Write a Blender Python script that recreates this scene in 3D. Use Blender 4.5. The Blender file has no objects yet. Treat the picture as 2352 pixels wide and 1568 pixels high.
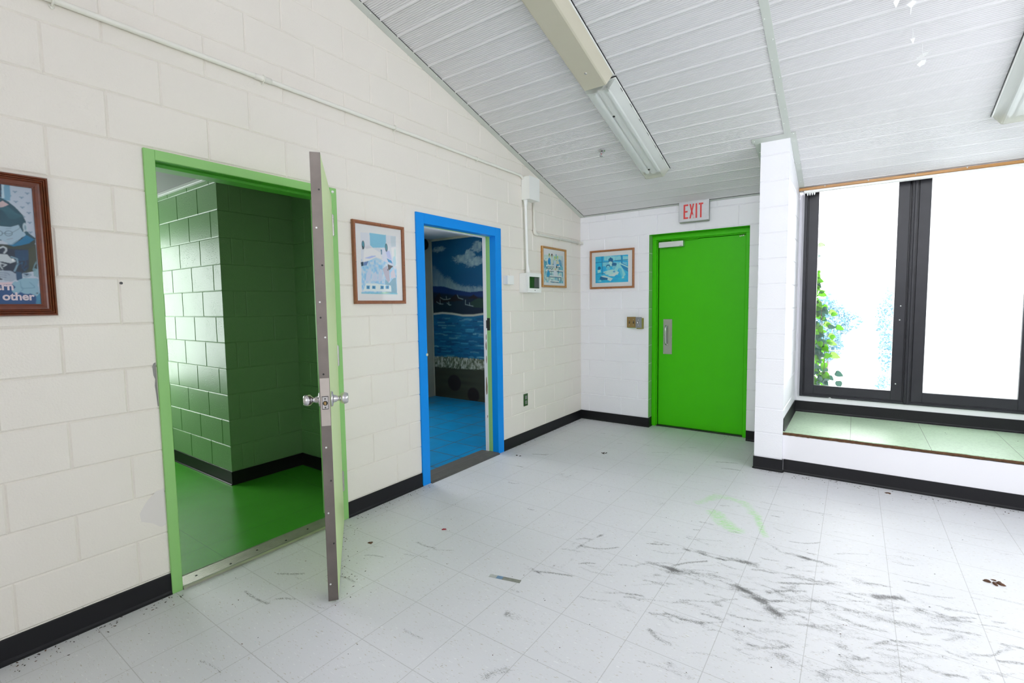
import bpy, bmesh, math, random
import numpy as np
from mathutils import Vector, Matrix

random.seed(7)
C = bpy.context.scene.collection
SC = bpy.context.scene
PI = math.pi

# ------------------------------------------------------------------ camera
cam_d = bpy.data.cameras.new('camera')
cam = bpy.data.objects.new('camera', cam_d)
C.objects.link(cam)
YAW, PITCH, ROLL = -0.61323, -0.07151, -0.01348
F_PX = 1105.28
fw = Vector((math.sin(YAW)*math.cos(PITCH), math.cos(YAW)*math.cos(PITCH), math.sin(PITCH)))
r0 = Vector((math.cos(YAW), -math.sin(YAW), 0)); u0 = r0.cross(fw)
rv = r0*math.cos(ROLL) + u0*math.sin(ROLL); uv = u0*math.cos(ROLL) - r0*math.sin(ROLL)
M = Matrix((rv, uv, -fw)).transposed().to_4x4()
M.translation = Vector((2.6983, -5.19724, 1.38712))
cam.matrix_world = M
cam_d.sensor_width = 36; cam_d.sensor_fit = 'HORIZONTAL'
cam_d.lens = F_PX/2352*36
cam_d.shift_x = -9.254/2352; cam_d.shift_y = -4.557/2352
cam_d.clip_start = 0.02
SC.camera = cam

# ------------------------------------------------------------------ world, portals, exposure
SKY = 5.0
world = bpy.data.worlds.new('world'); SC.world = world; world.use_nodes = True
wn = world.node_tree.nodes; wl = world.node_tree.links
bg = wn['Background']
# overcast sky: bright near the zenith, a little dimmer at the horizon
tc = wn.new('ShaderNodeTexCoord'); sp = wn.new('ShaderNodeSeparateXYZ'); rp = wn.new('ShaderNodeValToRGB')
wl.new(tc.outputs['Generated'], sp.inputs[0]); wl.new(sp.outputs['Z'], rp.inputs[0])
rp.color_ramp.elements[0].position = 0.0; rp.color_ramp.elements[0].color = (0.92, 0.95, 1.0, 1)
rp.color_ramp.elements[1].position = 0.6; rp.color_ramp.elements[1].color = (0.98, 1.0, 1.0, 1)
wl.new(rp.outputs[0], bg.inputs[0]); bg.inputs[1].default_value = SKY

SC.view_settings.view_transform = 'Standard'
SC.view_settings.look = 'None'
SC.view_settings.gamma = 1.0
SC.view_settings.use_curve_mapping = False
SC.view_settings.exposure = 0.94
SC.cycles.max_bounces = 12; SC.cycles.diffuse_bounces = 8; SC.cycles.glossy_bounces = 4
SC.cycles.transparent_max_bounces = 12; SC.cycles.transmission_bounces = 6
SC.cycles.sample_clamp_indirect = 8.0
SC.cycles.use_denoising = True
SC.cycles.caustics_reflective = False; SC.cycles.caustics_refractive = False

def portal(name, loc, rot, w, h):
    l = bpy.data.lights.new(name, 'AREA'); l.shape = 'RECTANGLE'; l.size = w; l.size_y = h
    l.cycles.is_portal = True
    o = bpy.data.objects.new(name, l); C.objects.link(o); o.location = loc; o.rotation_euler = rot
    return o
portal('bay_window_daylight', (3.47, 0.24, 1.45), (-PI/2, 0, 0), 2.4, 2.0)        # faces -y
portal('unseen_clerestory_daylight', (2.5, -10.72, 3.7), (PI/2, 0, 0), 4.4, 3.0)        # faces +y; fill light of the unseen back windows
portal('added_right_window_daylight', (4.82, -2.45, 1.75), (PI/2, 0, PI/2), 1.9, 1.5)    # faces -x; light of the added, unseen right windows
portal('green_room_window_daylight', (-3.06, -4.12, 1.4), (PI/2, 0, -PI/2), 1.3, 1.6)
portal('blue_room_window_daylight', (-2.70, -1.65, 1.45), (PI/2, 0, -PI/2), 2.0, 1.6)

# ------------------------------------------------------------------ helpers
def lin(c):
    c = np.asarray(c, float)/255.0
    return np.where(c <= 0.04045, c/12.92, ((c+0.055)/1.055)**2.4)
def L3(r, g, b): return tuple(float(v) for v in lin((r, g, b)))

def mat(name, col, rough=0.5, metal=0.0, bump=None, var=0.0, varscale=6.0, coat=0.0, spec=None, bumpdist=0.002):
    m = bpy.data.materials.new(name); m.use_nodes = True
    nt = m.node_tree; n = nt.nodes; l = nt.links; p = n['Principled BSDF']
    p.inputs['Base Color'].default_value = (*col, 1); p.inputs['Roughness'].default_value = rough
    p.inputs['Metallic'].default_value = metal
    if coat: p.inputs['Coat Weight'].default_value = coat; p.inputs['Coat Roughness'].default_value = 0.08
    if spec is not None: p.inputs['Specular IOR Level'].default_value = spec
    tcn = n.new('ShaderNodeTexCoord')
    if var:
        nz = n.new('ShaderNodeTexNoise'); nz.inputs['Scale'].default_value = varscale; nz.inputs['Detail'].default_value = 6
        l.new(tcn.outputs['Object'], nz.inputs['Vector'])
        mx = n.new('ShaderNodeMix'); mx.data_type = 'RGBA'
        mx.inputs[6].default_value = (*[max(0, c*(1-var)) for c in col], 1)
        mx.inputs[7].default_value = (*[min(1, c*(1+var)) for c in col], 1)
        l.new(nz.outputs['Fac'], mx.inputs[0]); l.new(mx.outputs[2], p.inputs['Base Color'])
    if bump:
        sc, st = bump
        nb = n.new('ShaderNodeTexNoise'); nb.inputs['Scale'].default_value = sc; nb.inputs['Detail'].default_value = 5
        l.new(tcn.outputs['Object'], nb.inputs['Vector'])
        b = n.new('ShaderNodeBump'); b.inputs['Strength'].default_value = st; b.inputs['Distance'].default_value = bumpdist
        l.new(nb.outputs['Fac'], b.inputs['Height']); l.new(b.outputs['Normal'], p.inputs['Normal'])
    return m

def block_paint(name, col, rough=0.42, pits=1.0, var=0.03):
    """rolled paint over concrete block: fine orange peel, scattered pits, faint mottling"""
    m = mat(name, col, rough, var=var, varscale=1.5)
    nt = m.node_tree; n = nt.nodes; l = nt.links; p = n['Principled BSDF']
    tcn = n.new('ShaderNodeTexCoord')
    n1 = n.new('ShaderNodeTexNoise'); n1.inputs['Scale'].default_value = 130; n1.inputs['Detail'].default_value = 3
    n2 = n.new('ShaderNodeTexNoise'); n2.inputs['Scale'].default_value = 95; n2.inputs['Detail'].default_value = 2
    n3 = n.new('ShaderNodeTexNoise'); n3.inputs['Scale'].default_value = 4; n3.inputs['Detail'].default_value = 2
    for a in (n1, n2, n3): l.new(tcn.outputs['Object'], a.inputs['Vector'])
    r2 = n.new('ShaderNodeMapRange'); r2.inputs[1].default_value = 0.60; r2.inputs[2].default_value = 0.72; r2.inputs[3].default_value = 0; r2.inputs[4].default_value = -0.8*pits
    l.new(n2.outputs['Fac'], r2.inputs[0])
    r3 = n.new('ShaderNodeMapRange'); r3.inputs[1].default_value = 0.45; r3.inputs[2].default_value = 0.62
    l.new(n3.outputs['Fac'], r3.inputs[0])
    mu = n.new('ShaderNodeMath'); mu.operation = 'MULTIPLY'; l.new(r2.outputs[0], mu.inputs[0]); l.new(r3.outputs[0], mu.inputs[1])
    ad = n.new('ShaderNodeMath'); ad.operation = 'MULTIPLY_ADD'; ad.inputs[1].default_value = 0.6
    l.new(n1.outputs['Fac'], ad.inputs[0]); l.new(mu.outputs[0], ad.inputs[2])
    b = n.new('ShaderNodeBump'); b.inputs['Strength'].default_value = 0.85; b.inputs['Distance'].default_value = 0.0026
    l.new(ad.outputs[0], b.inputs['Height']); l.new(b.outputs['Normal'], p.inputs['Normal'])
    return m

def tag(o, label=None, cat=None, group=None, kind=None):
    if label: o['label'] = label
    if cat: o['category'] = cat
    if group: o['group'] = group
    if kind: o['kind'] = kind
    return o

def wloc(o):
    v = Vector((0, 0, 0))
    while o is not None: v = v + o.location; o = o.parent
    return v

def empty(name, loc, rot=(0, 0, 0)):
    o = bpy.data.objects.new(name, None); C.objects.link(o); o.location = loc; o.rotation_euler = rot
    o.empty_display_size = 0.1
    return o
def thing(name, loc, label, cat, group=None, rot=(0, 0, 0)):
    return tag(empty(name, loc, rot), label, cat, group)
def structure(name, loc=(0, 0, 0), label=None):
    return tag(empty(name, loc), label, None, None, 'structure')

class MB:
    """mesh builder: verts/faces with material slots"""
    def __init__(s): s.v = []; s.f = []; s.m = []; s.sm = []
    def add(s, vs, fs, mi=0, smooth=False):
        o = len(s.v); s.v += [tuple(x) for x in vs]
        for f in fs: s.f.append(tuple(i+o for i in f)); s.m.append(mi); s.sm.append(smooth)
    def bm(s, b, mi=0, smooth=False, mtx=None):
        if mtx is not None: bmesh.ops.transform(b, matrix=mtx, verts=b.verts)
        b.verts.ensure_lookup_table(); b.verts.index_update()
        s.add([v.co[:] for v in b.verts], [[v.index for v in f.verts] for f in b.faces], mi, smooth); b.free()
    def box(s, x0, x1, y0, y1, z0, z1, bev=0.0, mi=0, mtx=None, seg=1):
        b = bmesh.new(); bmesh.ops.create_cube(b, size=1)
        for v in b.verts:
            v.co = Vector(((x0+x1)/2+v.co.x*(x1-x0), (y0+y1)/2+v.co.y*(y1-y0), (z0+z1)/2+v.co.z*(z1-z0)))
        if bev: bmesh.ops.bevel(b, geom=b.edges[:], offset=bev, segments=seg, affect='EDGES', profile=0.5)
        s.bm(b, mi, False, mtx); return s
    def cyl(s, p0, p1, r0_, r1_=None, seg=20, mi=0, caps=True):
        r1_ = r0_ if r1_ is None else r1_
        p0 = Vector(p0); p1 = Vector(p1); d = (p1-p0).normalized()
        a = d.orthogonal().normalized(); c = d.cross(a); vs = []; fs = []
        for k in range(seg):
            t = 2*PI*k/seg; e = a*math.cos(t)+c*math.sin(t); vs.append(p0+e*r0_); vs.append(p1+e*r1_)
        for k in range(seg):
            j = (k+1) % seg; fs.append((2*k, 2*j, 2*j+1, 2*k+1))
        s.add(vs, fs, mi, True)
        if caps:
            s.add([vs[2*k] for k in range(seg)], [tuple(range(seg))[::-1]], mi); s.add([vs[2*k+1] for k in range(seg)], [tuple(range(seg))], mi)
        return s
    def lathe(s, prof, origin, axis, seg=28, mi=0):
        """prof: list of (r, h) along axis"""
        o = Vector(origin); d = Vector(axis).normalized(); a = d.orthogonal().normalized(); c = d.cross(a)
        vs = []; fs = []
        for r, h in prof:
            for k in range(seg):
                t = 2*PI*k/seg; vs.append(o+d*h+(a*math.cos(t)+c*math.sin(t))*r)
        for i in range(len(prof)-1):
            for k in range(seg):
                j = (k+1) % seg; fs.append((i*seg+k, i*seg+j, (i+1)*seg+j, (i+1)*seg+k))
        s.add(vs, fs, mi, True); return s
    def tube(s, pts, r, seg=12, mi=0, caps=True):
        pts = [Vector(p) for p in pts]; rings = []; up = None
        rr = r if isinstance(r, (list, tuple)) else [r]*len(pts)
        for i, p in enumerate(pts):
            d = (pts[min(i+1, len(pts)-1)]-pts[max(i-1, 0)]).normalized()
            if up is None: up = d.orthogonal().normalized()
            a = (up-d*up.dot(d)).normalized(); up = a; c = d.cross(a)
            rings.append([p+(a*math.cos(2*PI*k/seg)+c*math.sin(2*PI*k/seg))*rr[i] for k in range(seg)])
        vs = [v for q in rings for v in q]; fs = []
        for i in range(len(pts)-1):
            for k in range(seg):
                j = (k+1) % seg; fs.append((i*seg+k, i*seg+j, (i+1)*seg+j, (i+1)*seg+k))
        if caps: fs.append(tuple(range(seg))[::-1]); fs.append(tuple((len(pts)-1)*seg+k for k in range(seg)))
        s.add(vs, fs, mi, True); return s
    def prism(s, prof, fn, a, b, mi=0, caps=True):
        """extrude closed 2D profile between parameter a and b; fn(u,v,t)->xyz"""
        n = len(prof); vs = [fn(u, v, a) for u, v in prof]+[fn(u, v, b) for u, v in prof]
        fs = [(i, (i+1) % n, n+(i+1) % n, n+i) for i in range(n)]
        if caps: fs += [tuple(range(n))[::-1], tuple(n+i for i in range(n))]
        s.add(vs, fs, mi); return s
    def ring(s, P, a0, a1, b0, b1, prof, mi=0):
        """mitred rectangular frame; prof = [(inset, height)...]; P(a,b,h)->xyz"""
        vs = []
        for i, h in prof:
            vs += [P(a0+i, b0+i, h), P(a1-i, b0+i, h), P(a1-i, b1-i, h), P(a0+i, b1-i, h)]
        fs = []
        for k in range(len(prof)-1):
            for j in range(4):
                jj = (j+1) % 4; fs.append((k*4+j, k*4+jj, k*4+4+jj, k*4+4+j))
        s.add(vs, fs, mi); return s

def obj(name, mb, mats, parent=None, local=False, fix=True):
    """link the builder as one mesh object. World coordinates unless local; a top-level one gets its origin at its base."""
    me = bpy.data.meshes.new(name)
    vs = np.array(mb.v, float)
    if parent is not None and not local: off = np.array(wloc(parent))
    elif parent is None and not local: off = np.array([(vs[:, 0].min()+vs[:, 0].max())/2, (vs[:, 1].min()+vs[:, 1].max())/2, vs[:, 2].min()])
    else: off = np.zeros(3)
    me.from_pydata((vs-off).tolist(), [], mb.f)
    if not isinstance(mats, (list, tuple)): mats = [mats]
    for m in mats: me.materials.append(m)
    me.polygons.foreach_set('material_index', mb.m); me.polygons.foreach_set('use_smooth', mb.sm)
    me.update()
    if fix:
        b = bmesh.new(); b.from_mesh(me); bmesh.ops.recalc_face_normals(b, faces=b.faces[:]); b.to_mesh(me); b.free()
    o = bpy.data.objects.new(name, me); C.objects.link(o)
    if parent is not None: o.parent = parent
    elif not local: o.location = off
    return o

def dup(root, loc=None, parent=None):
    r = root.copy(); C.objects.link(r)
    if parent is not None: r.parent = parent
    if loc is not None: r.location = loc
    for ch in list(root.children): dup(ch, None, r)
    return r

# ---- painted canvases: colour attribute on a fine grid of quads
class Canvas:
    def __init__(s, w, h, res, base):
        s.nx = int(w/res); s.ny = int(h/res); s.w = w; s.h = h
        s.u, s.v = np.meshgrid((np.arange(s.nx)+.5)*w/s.nx, (np.arange(s.ny)+.5)*h/s.ny)
        s.c = np.ones((s.ny, s.nx, 3))*lin(base); s.px = res
        s.rng = np.random.RandomState(3)
    def mix(s, mask, col):
        mask = np.clip(mask, 0, 1)[..., None]; s.c = s.c*(1-mask)+lin(col)*mask
    def ell(s, cx, cy, rx, ry, col, a=1.0, rot=0, soft=None):
        du = s.u-cx; dv = s.v-cy; cr, sr = math.cos(rot), math.sin(rot)
        x = (du*cr+dv*sr)/rx; y = (-du*sr+dv*cr)/ry; d = np.sqrt(x*x+y*y)
        e = (soft or s.px)/min(rx, ry); s.mix(a*np.clip((1-d)/e+.5, 0, 1), col)
    def rect(s, x0, x1, y0, y1, col, a=1.0, soft=None):
        e = soft or s.px
        m = np.clip((s.u-x0)/e+.5, 0, 1)*np.clip((x1-s.u)/e+.5, 0, 1)*np.clip((s.v-y0)/e+.5, 0, 1)*np.clip((y1-s.v)/e+.5, 0, 1)
        s.mix(a*m, col)
    def poly(s, pts, col, a=1.0):
        ins = np.zeros(s.u.shape, bool); n = len(pts)
        for i in range(n):
            x0, y0 = pts[i]; x1, y1 = pts[(i+1) % n]
            if y0 == y1: continue
            c = ((y0 > s.v) != (y1 > s.v)) & (s.u < (x1-x0)*(s.v-y0)/(y1-y0)+x0); ins ^= c
        s.mix(a*ins.astype(float), col)
    def line(s, pts, w, col, a=1.0, soft=None):
        d = np.full(s.u.shape, 9.)
        for (x0, y0), (x1, y1) in zip(pts[:-1], pts[1:]):
            dx, dy = x1-x0, y1-y0; t = np.clip(((s.u-x0)*dx+(s.v-y0)*dy)/(dx*dx+dy*dy+1e-12), 0, 1)
            d = np.minimum(d, np.hypot(s.u-x0-t*dx, s.v-y0-t*dy))
        s.mix(a*np.clip((w/2-d)/(soft or s.px)+.5, 0, 1), col)
    def noise(s, scx, scy, seed=1):
        r = np.random.RandomState(seed); gx, gy = int(s.w/scx)+3, int(s.h/scy)+3; g = r.rand(gy, gx)
        x = s.u/scx; y = s.v/scy; i = x.astype(int); j = y.astype(int); fx = x-i; fy = y-j
        fx = fx*fx*(3-2*fx); fy = fy*fy*(3-2*fy)
        return (g[j, i]*(1-fx)+g[j, i+1]*fx)*(1-fy)+(g[j+1, i]*(1-fx)+g[j+1, i+1]*fx)*fy
    def build(s, name, P, material, parent):
        """P(u,v)->xyz (vectorised arrays)"""
        gu, gv = np.meshgrid(np.arange(s.nx+1)*s.w/s.nx, np.arange(s.ny+1)*s.h/s.ny)
        X, Y, Z = P(gu.ravel(), gv.ravel()); o3 = np.array(wloc(parent)) if parent else np.zeros(3)
        vs = np.stack([X+0*gu.ravel(), Y+0*gu.ravel(), Z+0*gu.ravel()], 1)-o3
        j, i = np.meshgrid(np.arange(s.ny), np.arange(s.nx), indexing='ij'); a = (j*(s.nx+1)+i).ravel()
        fs = np.stack([a, a+1, a+s.nx+2, a+s.nx+1], 1)
        me = bpy.data.meshes.new(name); nf = len(fs)
        me.vertices.add(len(vs)); me.vertices.foreach_set('co', vs.ravel())
        me.loops.add(nf*4); me.loops.foreach_set('vertex_index', fs.ravel().astype(np.int32))
        me.polygons.add(nf); me.polygons.foreach_set('loop_start', np.arange(0, nf*4, 4, dtype=np.int32))
        me.polygons.foreach_set('loop_total', np.full(nf, 4, dtype=np.int32)); me.update(calc_edges=True)
        at = me.color_attributes.new('paint', 'FLOAT_COLOR', 'POINT')
        q = np.pad(s.c, ((1, 1), (1, 1), (0, 0)), 'edge'); q = (q[1:, 1:]+q[:-1, 1:]+q[1:, :-1]+q[:-1, :-1])/4
        col = np.concatenate([np.clip(q.reshape(-1, 3), 0, 1), np.ones((q.shape[0]*q.shape[1], 1))], 1)
        at.data.foreach_set('color', col.astype(np.float32).ravel())
        me.materials.append(material)
        ob = bpy.data.objects.new(name, me); C.objects.link(ob); ob.parent = parent
        return ob
def paint_mat(name, rough=0.6, bump=None):
    m = mat(name, (.5, .5, .5), rough, bump=bump); n = m.node_tree.nodes
    a = n.new('ShaderNodeAttribute'); a.attribute_name = 'paint'
    m.node_tree.links.new(a.outputs['Color'], n['Principled BSDF'].inputs['Base Color'])
    return m
def glass_mat(name, tint=(1, 1, 1), refl=0.5):
    m = bpy.data.materials.new(name); m.use_nodes = True; nt = m.node_tree; n = nt.nodes; l = nt.links
    n.remove(n['Principled BSDF']); out = n['Material Output']
    tr = n.new('ShaderNodeBsdfTransparent'); tr.inputs[0].default_value = (*tint, 1)
    gl = n.new('ShaderNodeBsdfGlossy'); gl.inputs['Roughness'].default_value = 0.02
    lw = n.new('ShaderNodeFresnel'); lw.inputs[0].default_value = 1.5
    mu = n.new('ShaderNodeMath'); mu.operation = 'MULTIPLY'; mu.inputs[1].default_value = refl*2; mu.use_clamp = True
    mx = n.new('ShaderNodeMixShader'); l.new(lw.outputs[0], mu.inputs[0]); l.new(mu.outputs[0], mx.inputs[0])
    l.new(tr.outputs[0], mx.inputs[1]); l.new(gl.outputs[0], mx.inputs[2]); l.new(mx.outputs[0], out.inputs[0])
    return m

# ------------------------------------------------------------------ materials
M_WALL = block_paint('cream_block_paint', (0.80, 0.76, 0.69), 0.38, 0.3)
M_WALLF = block_paint('white_block_paint', (0.88, 0.88, 0.92), 0.38, 0.5)
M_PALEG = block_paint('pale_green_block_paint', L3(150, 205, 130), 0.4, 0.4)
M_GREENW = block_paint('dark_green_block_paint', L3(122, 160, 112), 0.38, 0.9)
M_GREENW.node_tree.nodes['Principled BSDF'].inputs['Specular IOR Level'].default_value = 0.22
M_WHITE = mat('white_painted_board', (0.84, 0.83, 0.87), 0.4, bump=(60, 0.15))
M_WHITEM = mat('white_enamel_metal', (0.82, 0.83, 0.80), 0.3)
M_PLASTIC = mat('white_plastic', (0.85, 0.86, 0.84), 0.35)
M_CREAMM = mat('aged_cream_enamel', (0.54, 0.51, 0.40), 0.4, var=0.06, varscale=3)
M_CEIL = mat('ribbed_ceiling_panel', (0.73, 0.72, 0.73), 0.5, var=0.04, varscale=1.3)
M_TRIM = mat('ceiling_trim_metal', (0.60, 0.63, 0.59), 0.4, var=0.06, varscale=4)
M_BLACKB = mat('black_rubber_base', (0.010, 0.010, 0.012), 0.45, spec=0.25, bump=(300, 0.1))
M_STEEL = mat('brushed_steel', (0.52, 0.50, 0.48), 0.3, 1.0, bump=(8, 0.05))
M_CHROME = mat('satin_chrome', (0.62, 0.61, 0.62), 0.2, 1.0)
M_ALU = mat('scuffed_aluminium_edge', (0.21, 0.185, 0.165), 0.42, 1.0, var=0.3, varscale=9)
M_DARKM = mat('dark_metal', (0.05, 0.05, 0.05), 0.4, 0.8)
M_BRASS = mat('aged_brass', (0.36, 0.24, 0.10), 0.38, 0.85, var=0.15, varscale=30)
M_SCREW = mat('screw_head', (0.75, 0.77, 0.74), 0.3, 0.6)
M_EXITG = mat('vivid_green_paint', L3(70, 198, 4), 0.4, spec=0.25, bump=(5, 0.12), var=0.04, bumpdist=0.01)
M_FRAMEG = mat('apple_green_enamel', L3(142, 198, 116), 0.35, bump=(40, 0.12), var=0.03)
M_STOPG = mat('leaf_green_enamel', L3(70, 160, 40), 0.35)
M_LEAF = mat('pale_yellow_green_door_face', L3(200, 224, 158), 0.4)
M_BLUE = mat('bright_blue_enamel', L3(0, 140, 232), 0.4, spec=0.25, bump=(40, 0.12), var=0.03)
M_BRONZE = mat('dark_bronze_window_frame', (0.022, 0.022, 0.028), 0.35, spec=0.35, bump=(25, 0.08), var=0.3, varscale=8)
M_GLASS = glass_mat('window_glass')
M_PGLASS = glass_mat('picture_glass', refl=0.3)
M_MATTEG = glass_mat('low_reflection_picture_glass', refl=0.12)
M_RED = mat('red_exit_lettering', L3(222, 50, 50), 0.35)
M_RED.node_tree.nodes['Principled BSDF'].inputs['Coat Weight'].default_value = 0.3
M_SILVER = mat('silver_painted_sign_face', (0.58, 0.59, 0.62), 0.4, 0.35, var=0.08, varscale=40)
M_PRINT = paint_mat('printed_paper', 0.5)
M_MURAL = paint_mat('mural_paint', 0.65, bump=(80, 0.3))
M_MURAL.node_tree.nodes['Principled BSDF'].inputs['Specular IOR Level'].default_value = 0.2
M_RUBBER = mat('grey_rubber_threshold', (0.10, 0.095, 0.085), 0.5, var=0.3, varscale=30)
M_GREYW = mat('grey_green_wall_paint', L3(168, 168, 152), 0.5)
M_CHIP = mat('chipped_tan_plaster', L3(150, 130, 112), 0.8)

def wood_mat(name, c1, c2, scale=(3, 60, 60), rough=0.35):
    m = mat(name, c1, rough, coat=0.1); n = m.node_tree.nodes; l = m.node_tree.links
    t = n.new('ShaderNodeTexCoord'); mp = n.new('ShaderNodeMapping'); mp.inputs['Scale'].default_value = scale
    nz = n.new('ShaderNodeTexNoise'); nz.inputs['Scale'].default_value = 1.5; nz.inputs['Detail'].default_value = 8
    mx = n.new('ShaderNodeMix'); mx.data_type = 'RGBA'; mx.inputs[6].default_value = (*c1, 1); mx.inputs[7].default_value = (*c2, 1)
    l.new(t.outputs['Object'], mp.inputs[0]); l.new(mp.outputs[0], nz.inputs[0]); l.new(nz.outputs['Fac'], mx.inputs[0])
    l.new(mx.outputs[2], n['Principled BSDF'].inputs['Base Color'])
    return m
M_MAHOG = wood_mat('reddish_brown_wood', L3(66, 26, 10), L3(122, 56, 22), (20, 20, 20))
M_OAK = wood_mat('mid_brown_wood', L3(122, 70, 44), L3(166, 104, 66), (40, 40, 40))
M_HONEY = wood_mat('honey_wood', L3(146, 96, 36), L3(196, 146, 68), (40, 40, 40))
M_TAN = wood_mat('tan_brown_wood', L3(140, 84, 46), L3(184, 122, 72), (40, 40, 40))
M_STRIPW = wood_mat('varnished_pine', L3(150, 100, 40), L3(205, 150, 72), (2, 60, 60))

# ---- hall floor: vinyl composition tile with flecks; scuffs come from a painted mask on the mesh
def floor_material():
    m = mat('white_vinyl_tile', (0.7, 0.72, 0.72), 0.26, spec=0.3); nt = m.node_tree; n = nt.nodes; l = nt.links; p = n['Principled BSDF']
    def node(t, **k):
        o = n.new(t)
        for a, b in k.items(): setattr(o, a, b)
        return o
    def math_(op, a, b=None, c=None, clamp=False):
        o = node('ShaderNodeMath', operation=op); o.use_clamp = clamp
        for i, x in enumerate((a, b, c)):
            if x is None: continue
            if isinstance(x, (int, float)): o.inputs[i].default_value = x
            else: l.new(x, o.inputs[i])
        return o.outputs[0]
    def mixc(f, a, b):
        o = node('ShaderNodeMix', data_type='RGBA')
        if isinstance(f, (int, float)): o.inputs[0].default_value = f
        else: l.new(f, o.inputs[0])
        for i, x in ((6, a), (7, b)):
            if isinstance(x, tuple): o.inputs[i].default_value = (*x, 1)
            else: l.new(x, o.inputs[i])
        return o.outputs[2]
    geo = node('ShaderNodeNewGeometry'); pos = geo.outputs['Position']
    sep = node('ShaderNodeSeparateXYZ'); l.new(pos, sep.inputs[0])
    def line(coord, off, pitch=0.3048, w=0.0022):
        a = math_('SUBTRACT', coord, off); b = math_('DIVIDE', a, pitch); f = math_('FRACT', b)
        g = math_('SUBTRACT', f, 0.5); h = math_('ABSOLUTE', g); d = math_('SUBTRACT', 0.5, h)
        d = math_('MULTIPLY', d, pitch)
        r = node('ShaderNodeMapRange'); l.new(d, r.inputs[0]); r.inputs[1].default_value = w*0.3; r.inputs[2].default_value = w*0.9
        r.inputs[3].default_value = 1; r.inputs[4].default_value = 0
        return r.outputs[0]
    ln = math_('MAXIMUM', line(sep.outputs['X'], 1.66), line(sep.outputs['Y'], -3.092))
    def noise(scale, rot, detail=4, rough=0.6, off=0):
        mp = node('ShaderNodeMapping'); mp.inputs['Rotation'].default_value = (0, 0, rot); mp.inputs['Scale'].default_value = scale
        mp.inputs['Location'].default_value = (off, off*.7, 0)
        l.new(pos, mp.inputs[0]); z = node('ShaderNodeTexNoise'); z.inputs['Scale'].default_value = 1; z.inputs['Detail'].default_value = detail
        z.inputs['Roughness'].default_value = rough; l.new(mp.outputs[0], z.inputs[0]); return z.outputs['Fac']
    def thr(x, a, b):
        r = node('ShaderNodeMapRange'); l.new(x, r.inputs[0]); r.inputs[1].default_value = a; r.inputs[2].default_value = b; return r.outputs[0]
    base = mixc(noise((1.2, 1.2, 1), 0, 3), (0.60, 0.61, 0.635), (0.70, 0.705, 0.73))
    # manufactured flecks
    base = mixc(math_('MULTIPLY', thr(noise((40, 150, 1), -0.3, 2, off=3), 0.64, 0.70), 0.7), base, (0.40, 0.36, 0.27))
    base = mixc(math_('MULTIPLY', thr(noise((45, 130, 1), -0.2, 2, off=9), 0.71, 0.75), 0.5), base, (0.42, 0.60, 0.62))
    base = mixc(math_('MULTIPLY', thr(noise((30, 100, 1), -0.5, 2, off=17), 0.36, 0.30), 0.5), base, (0.82, 0.84, 0.84))
    at = node('ShaderNodeAttribute'); at.attribute_name = 'paint'
    sa = node('ShaderNodeSeparateColor'); l.new(at.outputs['Color'], sa.inputs[0])
    # small ground-in scratches everywhere, denser where the mask says so
    st1 = noise((38, 300, 1), -0.30, 6, 0.72); st2 = noise((60, 240, 1), 0.55, 6, 0.72, 5); st3 = noise((200, 45, 1), 0.1, 6, 0.72, 8)
    st = math_('MAXIMUM', st1, st2); st = math_('MAXIMUM', st, math_('SUBTRACT', st3, 0.03))
    patch = thr(noise((2.2, 2.6, 1), 0, 5, 0.65, 2), 0.46, 0.72)
    dens = math_('MAXIMUM', sa.outputs[0], math_('MULTIPLY', patch, 0.60))
    t = math_('SUBTRACT', 0.79, math_('MULTIPLY', dens, 0.47))
    sc = math_('MULTIPLY', math_('SUBTRACT', st, t), 9.0, clamp=True)
    sc = math_('MULTIPLY', sc, math_('ADD', 0.30, math_('MULTIPLY', sa.outputs[0], 0.62)))
    base = mixc(sc, base, (0.055, 0.052, 0.05))
    grn = math_('MULTIPLY', sa.outputs[1], thr(noise((30, 90, 1), 0.5, 5, 0.7), 0.40, 0.62))
    base = mixc(math_('MULTIPLY', grn, 1.0, clamp=True), base, (0.30, 0.70, 0.18))
    base = mixc(math_('MULTIPLY', ln, 0.38), base, (0.16, 0.15, 0.13))
    l.new(base, p.inputs['Base Color'])
    rg = math_('ADD', 0.40, math_('MULTIPLY', noise((3, 3, 1), 0, 4), 0.14)); l.new(math_('ADD', rg, math_('MULTIPLY', sc, 0.2)), p.inputs['Roughness'])
    bp = node('ShaderNodeBump'); bp.inputs['Strength'].default_value = 0.12; bp.inputs['Distance'].default_value = 0.002
    l.new(math_('ADD', noise((6, 6, 1), 0, 2), math_('MULTIPLY', ln, -0.6)), bp.inputs['Height']); l.new(bp.outputs[0], p.inputs['Normal'])
    return m
M_FLOOR = floor_material()

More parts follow.
